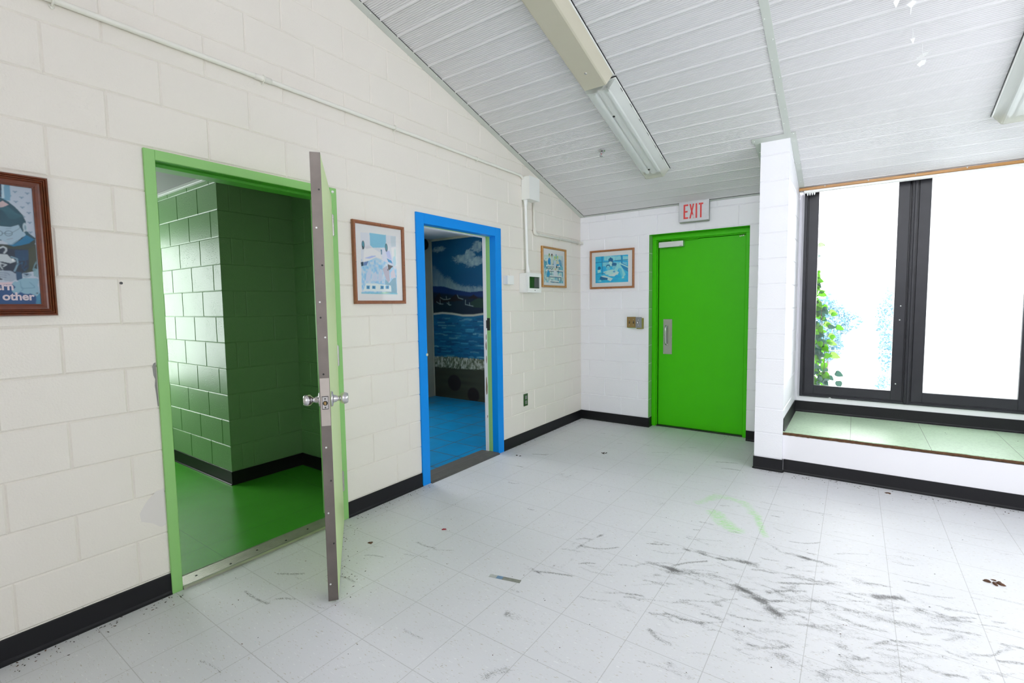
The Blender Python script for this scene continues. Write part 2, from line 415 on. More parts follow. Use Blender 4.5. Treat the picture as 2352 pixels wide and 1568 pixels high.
def tile_material(name, col, grout, pitch, ox, oy, w, rough, flecks=None, mott=0.12):
    m = mat(name, col, rough); nt = m.node_tree; n = nt.nodes; l = nt.links; p = n['Principled BSDF']
    geo = n.new('ShaderNodeNewGeometry'); sep = n.new('ShaderNodeSeparateXYZ'); l.new(geo.outputs['Position'], sep.inputs[0])
    def mt(op, a, b, clamp=False):
        o = n.new('ShaderNodeMath'); o.operation = op; o.use_clamp = clamp
        for i, x in enumerate((a, b)):
            if x is None: continue
            if isinstance(x, (int, float)): o.inputs[i].default_value = x
            else: l.new(x, o.inputs[i])
        return o.outputs[0]
    def line(c, off):
        f = mt('FRACT', mt('DIVIDE', mt('SUBTRACT', c, off), pitch), None); d = mt('MULTIPLY', mt('SUBTRACT', 0.5, mt('ABSOLUTE', mt('SUBTRACT', f, 0.5), None)), pitch)
        return mt('LESS_THAN', d, w/2)
    ln = mt('MAXIMUM', line(sep.outputs['X'], ox), line(sep.outputs['Y'], oy)) if oy is not None else line(sep.outputs['X'], ox)
    nz = n.new('ShaderNodeTexNoise'); nz.inputs['Scale'].default_value = 5; nz.inputs['Detail'].default_value = 8; l.new(geo.outputs['Position'], nz.inputs[0])
    mx = n.new('ShaderNodeMix'); mx.data_type = 'RGBA'; l.new(nz.outputs['Fac'], mx.inputs[0])
    mx.inputs[6].default_value = (*[c*(1-mott*2) for c in col], 1); mx.inputs[7].default_value = (*[min(1, c*(1+mott*2)) for c in col], 1)
    src = mx.outputs[2]
    if flecks:
        mp = n.new('ShaderNodeMapping'); mp.inputs['Scale'].default_value = (60, 170, 1); l.new(geo.outputs['Position'], mp.inputs[0])
        nf = n.new('ShaderNodeTexNoise'); nf.inputs['Scale'].default_value = 1; nf.inputs['Detail'].default_value = 3; l.new(mp.outputs[0], nf.inputs[0])
        r = n.new('ShaderNodeMapRange'); r.inputs[1].default_value = 0.5; r.inputs[2].default_value = 0.66; r.inputs[4].default_value = 0.5; l.new(nf.outputs['Fac'], r.inputs[0])
        m2 = n.new('ShaderNodeMix'); m2.data_type = 'RGBA'; l.new(r.outputs[0], m2.inputs[0]); l.new(src, m2.inputs[6]); m2.inputs[7].default_value = (*flecks, 1); src = m2.outputs[2]
    m3 = n.new('ShaderNodeMix'); m3.data_type = 'RGBA'; l.new(ln, m3.inputs[0]); l.new(src, m3.inputs[6]); m3.inputs[7].default_value = (*grout, 1)
    l.new(m3.outputs[2], p.inputs['Base Color'])
    bp = n.new('ShaderNodeBump'); bp.inputs['Strength'].default_value = 0.4; bp.inputs['Distance'].default_value = 0.002; bp.invert = True
    l.new(ln, bp.inputs['Height']); l.new(bp.outputs[0], p.inputs['Normal'])
    return m
M_BTILE = tile_material('blue_painted_tile', L3(6, 138, 198), L3(84, 74, 66), 0.3285, -0.262, -1.965, 0.009, 0.35)
M_GFLOOR = tile_material('glossy_green_floor', L3(66, 150, 42), L3(60, 120, 50), 0.9144, -0.37, -4.02, 0.002, 0.26, flecks=L3(70, 150, 60), mott=0.08)
M_PLTOP = tile_material('pale_green_step_tile', L3(196, 222, 190), L3(120, 135, 112), 0.47, 2.70, None, 0.003, 0.4, flecks=L3(150, 176, 146), mott=0.05)

# scuff and paint strokes on the floor: ([points], width, strength)
SCUFFS=[([(1.824,-2.761),(2.002,-2.757),(2.135,-2.7),(2.234,-2.694)],0.035,0.9),([(2.234,-2.694),(2.302,-2.749),(2.381,-2.79),(2.435,-2.842),(2.484,-2.88)],0.04,1.0),([(1.954,-2.512),(2.032,-2.516),(2.17,-2.512)],0.02,0.9),([(1.978,-2.486),(2.17,-2.477),(2.282,-2.472)],0.02,0.7),([(1.902,-2.855),(2.003,-2.833),(2.087,-2.836)],0.025,0.7),([(2.058,-2.781),(2.198,-2.805)],0.04,0.5),([(2.024,-3.279),(2.066,-3.313),(2.132,-3.319)],0.03,0.7),([(1.459,-3.534),(1.523,-3.527),(1.59,-3.516)],0.04,0.6),([(1.439,-2.873),(1.455,-2.746),(1.499,-2.591)],0.02,0.7),([(1.499,-2.591),(1.491,-2.266)],0.02,0.35),([(1.747,-2.572),(1.894,-2.494)],0.015,0.6),([(1.928,-1.818),(2.098,-1.721)],0.015,0.6),([(1.31,-3.179),(1.358,-3.171),(1.416,-3.18)],0.015,0.9),([(1.473,-3.061),(1.476,-2.957)],0.025,0.5),([(1.607,-3.864),(1.657,-3.805)],0.05,0.6),([(2.156,-3.432),(2.241,-3.451)],0.05,0.5),([(1.658,-1.881),(1.891,-1.815)],0.015,0.4),([(1.491,-2.266),(1.769,-2.231)],0.025,0.35),([(1.835,-3.182),(1.913,-3.205)],0.04,0.4),([(0.858,-1.67),(0.842,-1.952)],0.02,0.6),([(1.527,-2.923),(1.628,-2.975)],0.05,0.3),([(2.152,-2.138),(2.308,-2.16),(2.405,-2.25),(2.539,-2.25),(2.654,-2.258)],0.03,0.75),([(2.226,-2.458),(2.366,-2.482),(2.445,-2.493)],0.03,0.5),([(2.397,-2.713),(2.502,-2.574)],0.04,0.5),([(2.467,-2.706),(2.594,-2.648),(2.676,-2.68),(2.804,-2.653),(2.926,-2.638),(3.018,-2.63)],0.06,0.65),([(2.454,-2.889),(2.581,-2.882),(2.68,-2.847),(2.753,-2.85)],0.05,0.6),([(2.825,-2.466),(2.917,-2.405),(2.986,-2.484),(3.05,-2.544)],0.04,0.7),([(2.744,-2.353),(2.801,-2.359)],0.05,0.7),([(2.483,-3.139),(2.577,-3.165),(2.645,-3.178)],0.06,0.65),([(2.68,-2.847),(2.73,-3.095)],0.12,0.45),([(2.872,-2.999),(2.924,-3.013)],0.06,0.5),([(3.116,-2.834),(3.136,-2.853)],0.03,0.6),([(3.075,-2.527),(3.107,-2.84)],0.15,0.3),([(2.515,-2.726),(2.822,-2.853),(2.902,-2.979)],0.2,0.3)]
GREENS=[([(1.971,-1.924),(2.069,-2.057),(2.16,-2.11)],0.03,0.9),([(1.852,-1.812),(1.937,-1.608),(2.111,-1.642),(2.209,-1.819)],0.02,0.5),([(2.171,-1.74),(2.209,-1.819),(2.305,-2.1)],0.012,0.8)]

# ------------------------------------------------------------------ geometry constants
Z0, CH = 0.3099, 0.2032            # first bed joint, course height
CEIL0, SL = 2.408, 0.297           # ceiling height at the far wall, rise per metre towards the camera
def ceil_z(y): return CEIL0 - SL*y
BACK, RIGHT = -10.7, 4.8
def clip_ceiling(b):
    bmesh.ops.bisect_plane(b, geom=b.verts[:]+b.edges[:]+b.faces[:], plane_co=(0, 0, CEIL0), plane_no=(0, SL, 1), clear_outer=True)
def clipped(mb):
    """cut a builder with the ceiling plane"""
    b = bmesh.new(); vs = [b.verts.new(v) for v in mb.v]
    for f, m in zip(mb.f, mb.m):
        try: fc = b.faces.new([vs[i] for i in f]); fc.material_index = m
        except ValueError: pass
    clip_ceiling(b)
    out = MB(); b.verts.ensure_lookup_table(); b.verts.index_update()
    out.v = [v.co[:] for v in b.verts]
    for f in b.faces: out.f.append(tuple(v.index for v in f.verts)); out.m.append(f.material_index); out.sm.append(False)
    b.free(); return out

def minus(r, ops):
    out = [r]
    for (a0, a1, b0, b1) in ops:
        nx = []
        for (s0, s1, t0, t1) in out:
            if a1 <= s0 or a0 >= s1 or b1 <= t0 or b0 >= t1: nx.append((s0, s1, t0, t1)); continue
            if a0 > s0: nx.append((s0, a0, t0, t1))
            if a1 < s1: nx.append((a1, s1, t0, t1))
            m0, m1 = max(s0, a0), min(s1, a1)
            if b1 < t1: nx.append((m0, m1, b1, t1))
            if b0 > t0: nx.append((m0, m1, t0, b0))
        out = nx
    return [q for q in out if q[1]-q[0] > 1e-4 and q[3]-q[2] > 1e-4]

def blocks(mb, P, s0, s1, zmax, heads, ops=(), g=0.0065, dep=0.0052, mi=0, zmin=0.0):
    """block face: every block is a flat panel whose joint edges fall away into a V groove"""
    rr = random.Random(5)
    for k in range(-2, 30):
        t0, t1 = Z0+CH*k, Z0+CH*(k+1)
        if t1 <= zmin or t0 >= zmax: continue
        hs = [s0]+sorted(h for h in heads(k) if s0+0.03 < h < s1-0.03)+[s1]
        for a, b in zip(hs[:-1], hs[1:]):
            for (c0, c1, d0, d1) in minus((a, b, max(t0, zmin), min(t1, zmax)), ops):
                gl = g if abs(c0-a) < 1e-6 and a != s0 else 0
                gr = g if abs(c1-b) < 1e-6 and b != s1 else 0
                gb = g if abs(d0-t0) < 1e-6 else 0
                gt = g if abs(d1-t1) < 1e-6 else 0
                j = rr.uniform(-0.0006, 0.0006)
                o = [(c0, d0), (c1, d0), (c1, d1), (c0, d1)]
                i_ = [(c0+gl, d0+gb), (c1-gr, d0+gb), (c1-gr, d1-gt), (c0+gl, d1-gt)]
                dd = [dep if (gl or gb) else 0, dep if (gr or gb) else 0, dep if (gr or gt) else 0, dep if (gl or gt) else 0]
                vs = [P(u, v, d) for (u, v), d in zip(o, dd)]+[P(u, v, j*0) for u, v in i_]
                mb.add(vs, [(4, 5, 6, 7)]+[f for f, q in (((0, 1, 5, 4), gb), ((1, 2, 6, 5), gr), ((2, 3, 7, 6), gt), ((3, 0, 4, 7), gl)) if q], mi)

def heads_left(k):
    out = []
    odd = k % 2 != 0
    if k >= 9:
        r = [-0.42, -0.83, -1.235, -1.635, -2.045] if odd else [-0.23, -0.64, -1.05, -1.46, -1.865, -2.27]
        if k >= 12: r += [-2.46, -2.87] if odd else [-2.67]
        l = -2.82 if odd else -2.61
        out = r+([-2.40] if odd and k < 12 else [])
        y = l if k < 12 else (-3.22 if odd else -3.02)
        while y > BACK: out.append(y); y -= 0.4064
    else:
        out = [-0.42, -0.83, -1.235] if odd else [-0.23, -0.635, -1.045, -1.45]
        out += [-2.89] if odd else [-2.765, -3.095]
        y = -4.445 if odd else -4.65
        while y > BACK: out.append(y); y -= 0.4064
    return out

GD = (-4.325, -3.32, 0.0, 2.13)       # green doorway, outer
BD = (-2.65, -1.60, 0.0, 2.09)        # blue doorway, outer

# ------------------------------------------------------------------ left wall
mb = MB()
PL = lambda s, z, d: (-d, s, z)
blocks(mb, PL, BACK, 0.0, 5.8, heads_left, [GD, BD])
for a, b, c, d in minus((BACK, 0.2, 0.0, 5.8), [(GD[0]+.01, GD[1]-.01, -1, GD[3]-.01), (BD[0]+.01, BD[1]-.01, -1, BD[3]-.01)]):
    mb.box(-0.2, -0.0051, a, b, c, d)
wall_left = tag(obj('wall_left', clipped(mb), M_WALL, fix=False), 'cream painted concrete block wall with two doorways', None, None, 'structure')
# chipped paint and filler beside the green frame
def patch(name, pts, material, x=0.0006):
    m_ = MB(); m_.add([(x, y, z) for y, z in pts], [tuple(range(len(pts)))]); return obj(name, m_, material, wall_left)
patch('bare_patch', [(-4.328, 1.14), (-4.337, 1.135), (-4.342, 1.12), (-4.340, 1.08), (-4.334, 1.06), (-4.337, 1.03), (-4.334, 0.99), (-4.331, 0.93), (-4.327, 0.93)], mat('exposed_grey_mortar', (0.28, 0.27, 0.26), 0.9, bump=(90, 0.6)))
patch('filler_patch', [(-4.327, 0.53), (-4.36, 0.525), (-4.40, 0.49), (-4.43, 0.44), (-4.425, 0.40), (-4.38, 0.375), (-4.35, 0.345), (-4.327, 0.35)], mat('pale_filler', (0.74, 0.70, 0.67), 0.5), 0.0004)
m_ = MB(); m_.cyl((-0.002, -4.437, 1.509), (0.0015, -4.437, 1.509), 0.006); obj('screw_hole', m_, M_DARKM, wall_left)

# ------------------------------------------------------------------ far wall with the exit door opening
ED = (0.837, 1.842, 0.0, 2.13)
def heads_far(k):
    st = 0.315 if k % 2 == 0 else 0.112
    return [st+0.4064*i for i in range(6)]
mb = MB()
blocks(mb, lambda s, z, d: (s, d, z), 0.0, 2.05, CEIL0+0.02, heads_far, [ED])
for a, b, c, d in minus((-0.2, 2.05, 0.0, CEIL0+0.02), [(ED[0], ED[1], -1, ED[3])]):
    mb.box(a, b, 0.0051, 0.25, c, d)
wall_far = tag(obj('wall_far', mb, M_WALLF, fix=False), 'white painted block wall around the green exit door', None, None, 'structure')
# painted reveal of the opening
mb = MB()
blocks(mb, lambda s, z, d: (ED[0]+0.0015-d, s, z), 0.001, 0.10, 2.13, lambda k: [], g=0.005, dep=0.003)
blocks(mb, lambda s, z, d: (ED[1]-0.0015+d, s, z), 0.001, 0.10, 2.13, lambda k: [], g=0.005, dep=0.003)
mb.box(ED[0], ED[1], 0.001, 0.10, 2.1285, 2.1299, mi=1)
obj('reveal', mb, [M_PALEG, M_EXITG], wall_far, fix=False)

# ------------------------------------------------------------------ pillar
mb = MB()
PX0, PX1, PY = 2.045, 2.25, -0.83
none = lambda k: []
blocks(mb, lambda s, z, d: (s, PY+d, z), PX0, PX1, 2.75, none)
hp = lambda k: [-0.63, -0.22] if k % 2 == 0 else [-0.42, -0.02]
blocks(mb, lambda s, z, d: (PX1-d, s, z), PY, 0.1, 2.75, hp)
blocks(mb, lambda s, z, d: (PX0+d, s, z), PY, 0.0, 2.75, hp)
mb.box(PX0+.0053, PX1-.0053, PY+.0053, 0.25, 0, 2.75)
tag(obj('wall_pillar', clipped(mb), M_WALLF, fix=False), 'narrow white block pillar between exit door and windows', None, None, 'structure')

# ------------------------------------------------------------------ bay wall under and over the windows, right and back walls
mb = MB()
mb.box(2.25, RIGHT, 0.1, 0.25, 0, 0.487); mb.box(2.25, 2.288, 0.1, 0.25, 0.487, 2.46); mb.box(4.64, RIGHT, 0.1, 0.25, 0.487, 2.46); mb.box(2.25, RIGHT, 0.0605, 0.25, 2.46, 2.62)
mb.box(2.262, 2.272, 0.088, 0.1, 0.44, 2.375, 0.003)
tag(obj('wall_window', mb, M_WHITE), 'white strip of wall below the dark framed windows', None, None, 'structure')
mb = MB()
for a, b, c, d in minus((BACK, 0.25, 0, 5.9), [(-3.4, -2.5, 1.0, 2.5), (-2.4, -1.5, 1.0, 2.5)]): mb.box(RIGHT, RIGHT+.2, a, b, c, d)
tag(obj('wall_right', clipped(mb), M_WALLF), 'white wall at the right end of the room', None, None, 'structure')
BW = (0.3, 4.7, 2.2, 5.2)
mb = MB()
for a, b, c, d in minus((-0.2, RIGHT+.2, 0, 5.9), [BW]): mb.box(a, b, BACK-.2, BACK, c, d)
tag(obj('wall_back', mb, M_WALLF), 'white wall behind the camera', None, None, 'structure')

mb = MB(); mb.box(0.0, 1.7, -6.3, -6.1, 0, 3.3)  # unseen stub added to keep back window light off the near left wall
tag(obj('wall_added_light_block', mb, M_WALL), 'unseen cream stub added behind the camera to shade the left wall', None, None, 'structure')

# ------------------------------------------------------------------ hall floor
cv = Canvas(4.6, 5.0, 0.0085, (0, 0, 0)); cv.c[:] = 0
wob = cv.noise(0.05, 0.05, 4)*0.03+cv.noise(0.015, 0.015, 6)*0.01-0.02
brk = cv.noise(0.06, 0.025, 14)
def stroke(ch, pts, w, a):
    d = np.full(cv.u.shape, 9.)
    for (x0, y0), (x1, y1) in zip(pts[:-1], pts[1:]):
        y0 += 5.0; y1 += 5.0; dx, dy = x1-x0, y1-y0
        t = np.clip(((cv.u-x0)*dx+(cv.v-y0)*dy)/(dx*dx+dy*dy+1e-9), 0, 1)
        d = np.minimum(d, np.hypot(cv.u-x0-t*dx, cv.v-y0-t*dy))
    s_ = np.clip(1-(d+wob*min(1, w/0.03))/(w*1.5), 0, 1)
    cv.c[..., ch] = np.maximum(cv.c[..., ch], a*(s_**.7 if ch == 0 else np.sqrt(s_))*(0.70+0.5*brk))
for pts, w, a in SCUFFS: stroke(0, pts, w*0.72, min(.3+.62*a, .84))
for pts, w, a in SCUFFS:            # faint parallel drag marks beside each scuff
    for q in range(2):
        ox, oy = random.uniform(-.06, .06), random.uniform(-.05, .05)
        stroke(0, [(x+ox, y+oy) for x, y in pts], w*0.6, .25+a*random.uniform(.3, .5))
def local_stroke(x, y, ang, ln, w, a):
    i0, i1 = max(0, int((x-.2)/4.6*cv.nx)), min(cv.nx, int((x+.2)/4.6*cv.nx)); j0, j1 = max(0, int((y+4.8)/5.0*cv.ny)), min(cv.ny, int((y+5.2)/5.0*cv.ny))
    U, V = cv.u[j0:j1, i0:i1], cv.v[j0:j1, i0:i1]; dx, dy = math.cos(ang), math.sin(ang); du, dv = U-x, V-y-5.0
    t = np.clip(du*dx+dv*dy, -ln/2, ln/2); k = t*t/ln*random.uniform(-.5, .5)
    d = np.hypot(du-t*dx+k*dy, dv-t*dy-k*dx); m_ = a*np.clip(1-d/(w*1.5), 0, 1)**.7
    cv.c[j0:j1, i0:i1, 0] = np.maximum(cv.c[j0:j1, i0:i1, 0], m_)
for i in range(900):
    if i % 3: x, y = random.gauss(2.6, .5), random.gauss(-2.75, .36)
    else: x, y = random.uniform(.3, 4.2), random.uniform(-4.7, -.5)
    if .2 < x < 4.4 and -4.8 < y < -.3: local_stroke(x, y, random.gauss(.25, .28), random.uniform(.03, .2), random.uniform(.006, .014), random.uniform(.35, .85))
for pts, w, a in GREENS: stroke(1, pts, w*1.2, min(1, a*1.3))
fl = structure('floor', label='white vinyl tile floor with black scuff marks')
f0 = cv.build('tile_field', lambda u, v: (u, v-5.0, 0*u), M_FLOOR, fl)
mb = MB()
for a, b, c, d in ((0, RIGHT, BACK, -5.0), (4.6, RIGHT, -5.0, 0.0), (0, RIGHT, 0.0, 0.25)):
    mb.add([(a, c, 0), (b, c, 0), (b, d, 0), (a, d, 0)], [(0, 1, 2, 3)])
mb.box(-0.2, RIGHT+.2, BACK-.2, 0.25, -0.15, -0.004)
obj('floor_slab', mb, M_FLOOR, fl, fix=False)

# ------------------------------------------------------------------ ceiling: ribbed panels, real ribs
mb = MB(); prof = []
pitch = 0.1455; nr = 11; rp_ = pitch/nr; y = -1.067+pitch*9
NB = 84
for i in range(NB):
    for j in range(nr):
        ya = y-(i*nr+j)*rp_
        dd_ = 0.0045
        if j == 0: prof += [(ya, -0.0005), (ya-rp_*.1, -0.0035), (ya-rp_*.8, -0.0035), (ya-rp_*.9, 0.0)]
        else: prof += [(ya, 0), (ya-rp_*.5, 0), (ya-rp_*.6, dd_), (ya-rp_*.9, dd_)]
prof = [(a, b) for a, b in prof if BACK-.1 < a < 0.06]
vs = []
for a, b in prof: vs += [(-0.02, a, ceil_z(a)+b), (RIGHT, a, ceil_z(a)+b)]
mb.add(vs, [(2*i, 2*i+1, 2*i+3, 2*i+2) for i in range(len(prof)-1)])
a0, a1 = prof[0][0], prof[-1][0]
mb.add([(-.2, a0, ceil_z(a0)+.004), (RIGHT+.2, a0, ceil_z(a0)+.004), (RIGHT+.2, a1, ceil_z(a1)+.004), (-.2, a1, ceil_z(a1)+.004),
        (-.2, a0, ceil_z(a0)+.2), (RIGHT+.2, a0, ceil_z(a0)+.2), (RIGHT+.2, a1, ceil_z(a1)+.2), (-.2, a1, ceil_z(a1)+.2)],
       [(0, 1, 2, 3), (4, 5, 6, 7), (0, 1, 5, 4), (1, 2, 6, 5), (2, 3, 7, 6), (3, 0, 4, 7)])
tag(obj('ceiling', mb, M_CEIL, fix=False), 'sloping white ribbed panel ceiling', None, None, 'structure')

ANG = -math.atan(SL)                 # rotation about x for things fixed to the ceiling
def on_ceiling(name, x, y, label, cat, group=None):
    return thing(name, (x, y, ceil_z(y)), label, cat, group, (ANG, 0, 0))
KS = math.sqrt(1+SL*SL)
def strip_on_ceiling(name, x0, x1, y0, y1, label, screws=(), th=0.0025, shade=M_TRIM):
    """flat metal strip fixed under the ceiling; screws = [(x, y)...]"""
    r = tag(empty(name, (x0, y0, ceil_z(y0)), (ANG, 0, 0)), label, None, None, 'structure')
    m_ = MB(); m_.box(0, x1-x0, (y1-y0)*KS, 0, -0.0015-th, -0.0012, 0.0006); obj('metal_strip', m_, shade, r, local=True)
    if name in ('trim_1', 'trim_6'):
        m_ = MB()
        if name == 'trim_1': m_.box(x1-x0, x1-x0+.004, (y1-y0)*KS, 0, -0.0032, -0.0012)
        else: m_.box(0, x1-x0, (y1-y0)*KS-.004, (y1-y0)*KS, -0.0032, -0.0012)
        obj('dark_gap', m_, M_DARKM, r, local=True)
    first = None
    for sx, sy in screws:
        if first is None:
            m_ = MB(); m_.lathe([(0.0055, 0), (0.005, -0.0018), (0.003, -0.003), (0, -0.0033)], (0, 0, 0), (0, 0, 1), 12)
            first = obj('screw', m_, M_SCREW, r, local=True); o = first
        else: o = first.copy(); C.objects.link(o); o.parent = r
        o.location = (sx-x0, (sy-y0)*KS, -0.0015-th)
    return r
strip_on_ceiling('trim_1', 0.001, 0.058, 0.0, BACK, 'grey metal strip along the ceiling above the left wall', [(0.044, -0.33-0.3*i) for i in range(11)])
strip_on_ceiling('trim_2', 2.213, 2.26, -0.89, BACK, 'grey metal strip running up the ceiling from the pillar', [(2.247 if i % 2 else 2.222, -1.02-0.165*i) for i in range(9)])
strip_on_ceiling('trim_3', 1.985, 2.292, -0.832, -0.893, 'metal strip across the front of the pillar head', [(2.0, -0.862), (2.275, -0.875)])
strip_on_ceiling('trim_4', 2.2505, 2.292, -0.03, -0.832, 'metal strip on the window side of the pillar head', [(2.272, -0.78), (2.262, -0.45), (2.28, -0.45), (2.27, -0.15)])
strip_on_ceiling('trim_5', 2.0, 2.0445, 0.0, -0.832, 'metal strip on the door side of the pillar head', [(2.02, -0.7), (2.02, -0.35)])
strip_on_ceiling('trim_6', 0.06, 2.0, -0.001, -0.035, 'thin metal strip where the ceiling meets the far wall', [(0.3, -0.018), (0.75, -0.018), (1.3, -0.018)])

# ------------------------------------------------------------------ baseboards
BBH = 0.104
PROF = [(0, 0), (0.0135, 0), (0.013, 0.003), (0.0075, 0.008), (0.005, 0.018), (0.0045, BBH-.003), (0.003, BBH), (0, BBH)]
def base_run(mb, p0, p1, nrm, z=0.0, h=1.0):
    p0 = Vector((*p0, z)); p1 = Vector((*p1, z)); n = Vector((*nrm, 0))
    mb.prism([(a+.0004, b*h) for a, b in PROF], lambda u, v, t: tuple(p0.lerp(p1, t)+n*u+Vector((0, 0, v))), 0, 1)
def baseboard(name, label, runs, material=M_BLACKB):
    m_ = MB()
    for r in runs: base_run(m_, *r)
    return tag(obj(name, m_, material), label, None, None, 'structure')
baseboard('baseboard_left', 'black rubber cove base along the left wall', [((0, BACK), (0, -4.325), (1, 0)), ((0, -3.32), (0, -2.65), (1, 0)), ((0, -1.60), (0, 0), (1, 0))])
baseboard('baseboard_far', 'black rubber cove base along the far wall', [((0, 0), (0.85, 0), (0, -1)), ((0.837, -0.012), (0.837, 0.1), (1, 0)), ((1.842, 0), (2.05, 0), (0, -1))])
baseboard('baseboard_pillar', 'black rubber cove base around the pillar', [((PX0-.006, PY), (PX1+.006, PY), (0, -1)), ((PX0, PY-.006), (PX0, 0), (-1, 0)), ((PX1, PY-.006), (PX1, -0.80), (1, 0))])
baseboard('baseboard_window', 'black rubber cove base on the step below the windows', [((2.25, 0.1), (RIGHT, 0.1), (0, -1), 0.333, 1.0), ((PX1, -0.80), (PX1, 0.1), (1, 0), 0.333)])
baseboard('baseboard_right', 'black rubber cove base at the right end of the room', [((RIGHT, BACK), (RIGHT, -0.8), (-1, 0)), ((0, BACK), (RIGHT, BACK), (0, 1))])

# ------------------------------------------------------------------ window step (raised platform)
plat = thing('window_step', (3.5, -0.4, 0), 'low white step below the windows with pale green tiles and a worn brown edge', 'step')
mb = MB(); mb.box(2.2505, RIGHT, -0.795, 0.0995, 0.0, 0.302); obj('riser', mb, M_WHITE, plat)
mb = MB()
N = 160; xs = [2.2505+(RIGHT-.001-2.2505)*i/N for i in range(N+1)]; rr = random.Random(3)
cut = [0.004*math.sin(i*.31)+rr.uniform(-.002, .002) for i in range(N+1)]
vs = []; fs = []
for i, x in enumerate(xs):
    yf = -0.806+cut[i]; vs += [(x, yf, 0.3275), (x, yf, 0.333), (x, 0.0995, 0.333), (x, 0.0995, 0.3275)]
for i in range(N):
    for j in range(4): fs.append((4*i+j, 4*i+(j+1) % 4, 4*i+4+(j+1) % 4, 4*i+4+j))
mb.add(vs, fs); obj('tiled_top', mb, M_PLTOP, plat, fix=False)
mb = MB(); vs = []; fs = []
for i, x in enumerate(xs):
    a = rr.uniform(-.002, .003); zb = 0.3085+rr.uniform(-.0025, .0015)-0.004*(0.5+0.5*math.sin(x*3.1))
    vs += [(x, -0.79, zb), (x, -0.800+a, zb), (x, -0.8035+a, 0.318), (x, -0.801+cut[i]*.5, 0.3276), (x, -0.79, 0.3276)]
for i in range(N):
    for j in range(5): fs.append((5*i+j, 5*i+(j+1) % 5, 5*i+5+(j+1) % 5, 5*i+5+j))
mb.add(vs, fs)
mbw = mat('worn_brown_edge', L3(92, 62, 36), 0.8, bump=(60, 0.8), var=0.75, varscale=45); obj('worn_edge', mb, mbw, plat, fix=False)
mb = MB(); base_run(mb, (2.258, -0.795), (RIGHT, -0.795), (0, -1)); obj('base_strip', mb, M_BLACKB, plat)

# ------------------------------------------------------------------ windows
M_FILM = bpy.data.materials.new('white_translucent_sheet'); M_FILM.use_nodes = True
nt = M_FILM.node_tree; n_ = nt.nodes; n_.remove(n_['Principled BSDF'])
tr_ = n_.new('ShaderNodeBsdfTranslucent'); tr_.inputs[0].default_value = (.92, .94, .95, 1)
df_ = n_.new('ShaderNodeBsdfDiffuse'); df_.inputs[0].default_value = (.85, .86, .87, 1)
ms_ = n_.new('ShaderNodeMixShader'); ms_.inputs[0].default_value = 0.25
nt.links.new(tr_.outputs[0], ms_.inputs[1]); nt.links.new(df_.outputs[0], ms_.inputs[2]); nt.links.new(ms_.outputs[0], n_['Material Output'].inputs[0])

GP = 0.7875; ZG0, ZG1 = 0.596, 2.42
for k in range(3):
    g0 = 2.402+GP*k; g1 = g0+0.573
    w = structure('window_%d' % (k+1), ((g0+g1)/2, 0.1, 0.49), 'tall dark framed window, %s' % ('leaves outside' if k == 0 else 'white sheet glazing' if k == 1 else 'further right along the bay'))
    mb = MB()
    l0 = 2.289 if k == 0 else g0-0.107
    l1 = g1+0.1075 if k < 2 else 4.64
    # stiles and rails
    mb.box(g0-0.077, g0, 0.082, 0.135, 0.515, ZG1+.04, 0.002); mb.box(g1, g1+0.077, 0.082, 0.135, 0.515, ZG1+.04, 0.002)
    mb.box(g0-.001, g1+.001, 0.084, 0.135, 0.517, ZG0, 0.002); mb.box(g0-.001, g1+.001, 0.084, 0.135, ZG1, ZG1+.04, 0.002)
    # outer frame, sill with steps
    mb.box(l0, g0-0.088, 0.070, 0.16, 0.487, ZG1+.04, 0.002); mb.box(g0-0.089, g0-0.0765, 0.098, 0.16, 0.487, ZG1+.04)
    mb.box(g1+0.0765, g1+0.089, 0.098, 0.16, 0.487, ZG1+.04); mb.box(g1+0.088, l1, 0.070, 0.16, 0.487, ZG1+.04, 0.002)
    mb.box(l0, l1, 0.076, 0.16, 0.487, 0.505, 0.002); mb.box(l0, l1, 0.092, 0.16, 0.504, 0.5155)
    if k < 2: mb.box(g1+0.094, g1+0.0995, 0.062, 0.072, 0.49, ZG1+.03, 0.001)
    obj('window_frame', mb, M_BRONZE, w)
    mb = MB(); mb.box(g0-.004, g1+.004, 0.108, 0.113, ZG0-.004, ZG1+.004)
    obj('window_pane', mb, M_FILM if k == 1 else M_GLASS, w)
    if k == 0:
        for sx, sz in ((g1+0.045, 1.335), (g1+0.042, 1.215), (g1+0.032, 0.66)):
            mb = MB(); mb.lathe([(0.0055, 0), (0.005, 0.002), (0.0025, 0.003), (0.002, 0.0015), (0, 0.0015)], (sx, 0.082, sz), (0, -1, 0), 14); obj('screw', mb, M_SCREW, w)
        # torn bits of white tape on the sill line
        mb = MB(); mb.add([(2.52, .0695, .488), (2.535, .069, .496), (2.55, .0695, .486)], [(0, 1, 2)]); mb.add([(2.64, .0695, .486), (2.662, .069, .491), (2.665, .0695, .484)], [(0, 1, 2)])
        obj('torn_tape', mb, M_WHITE, w)
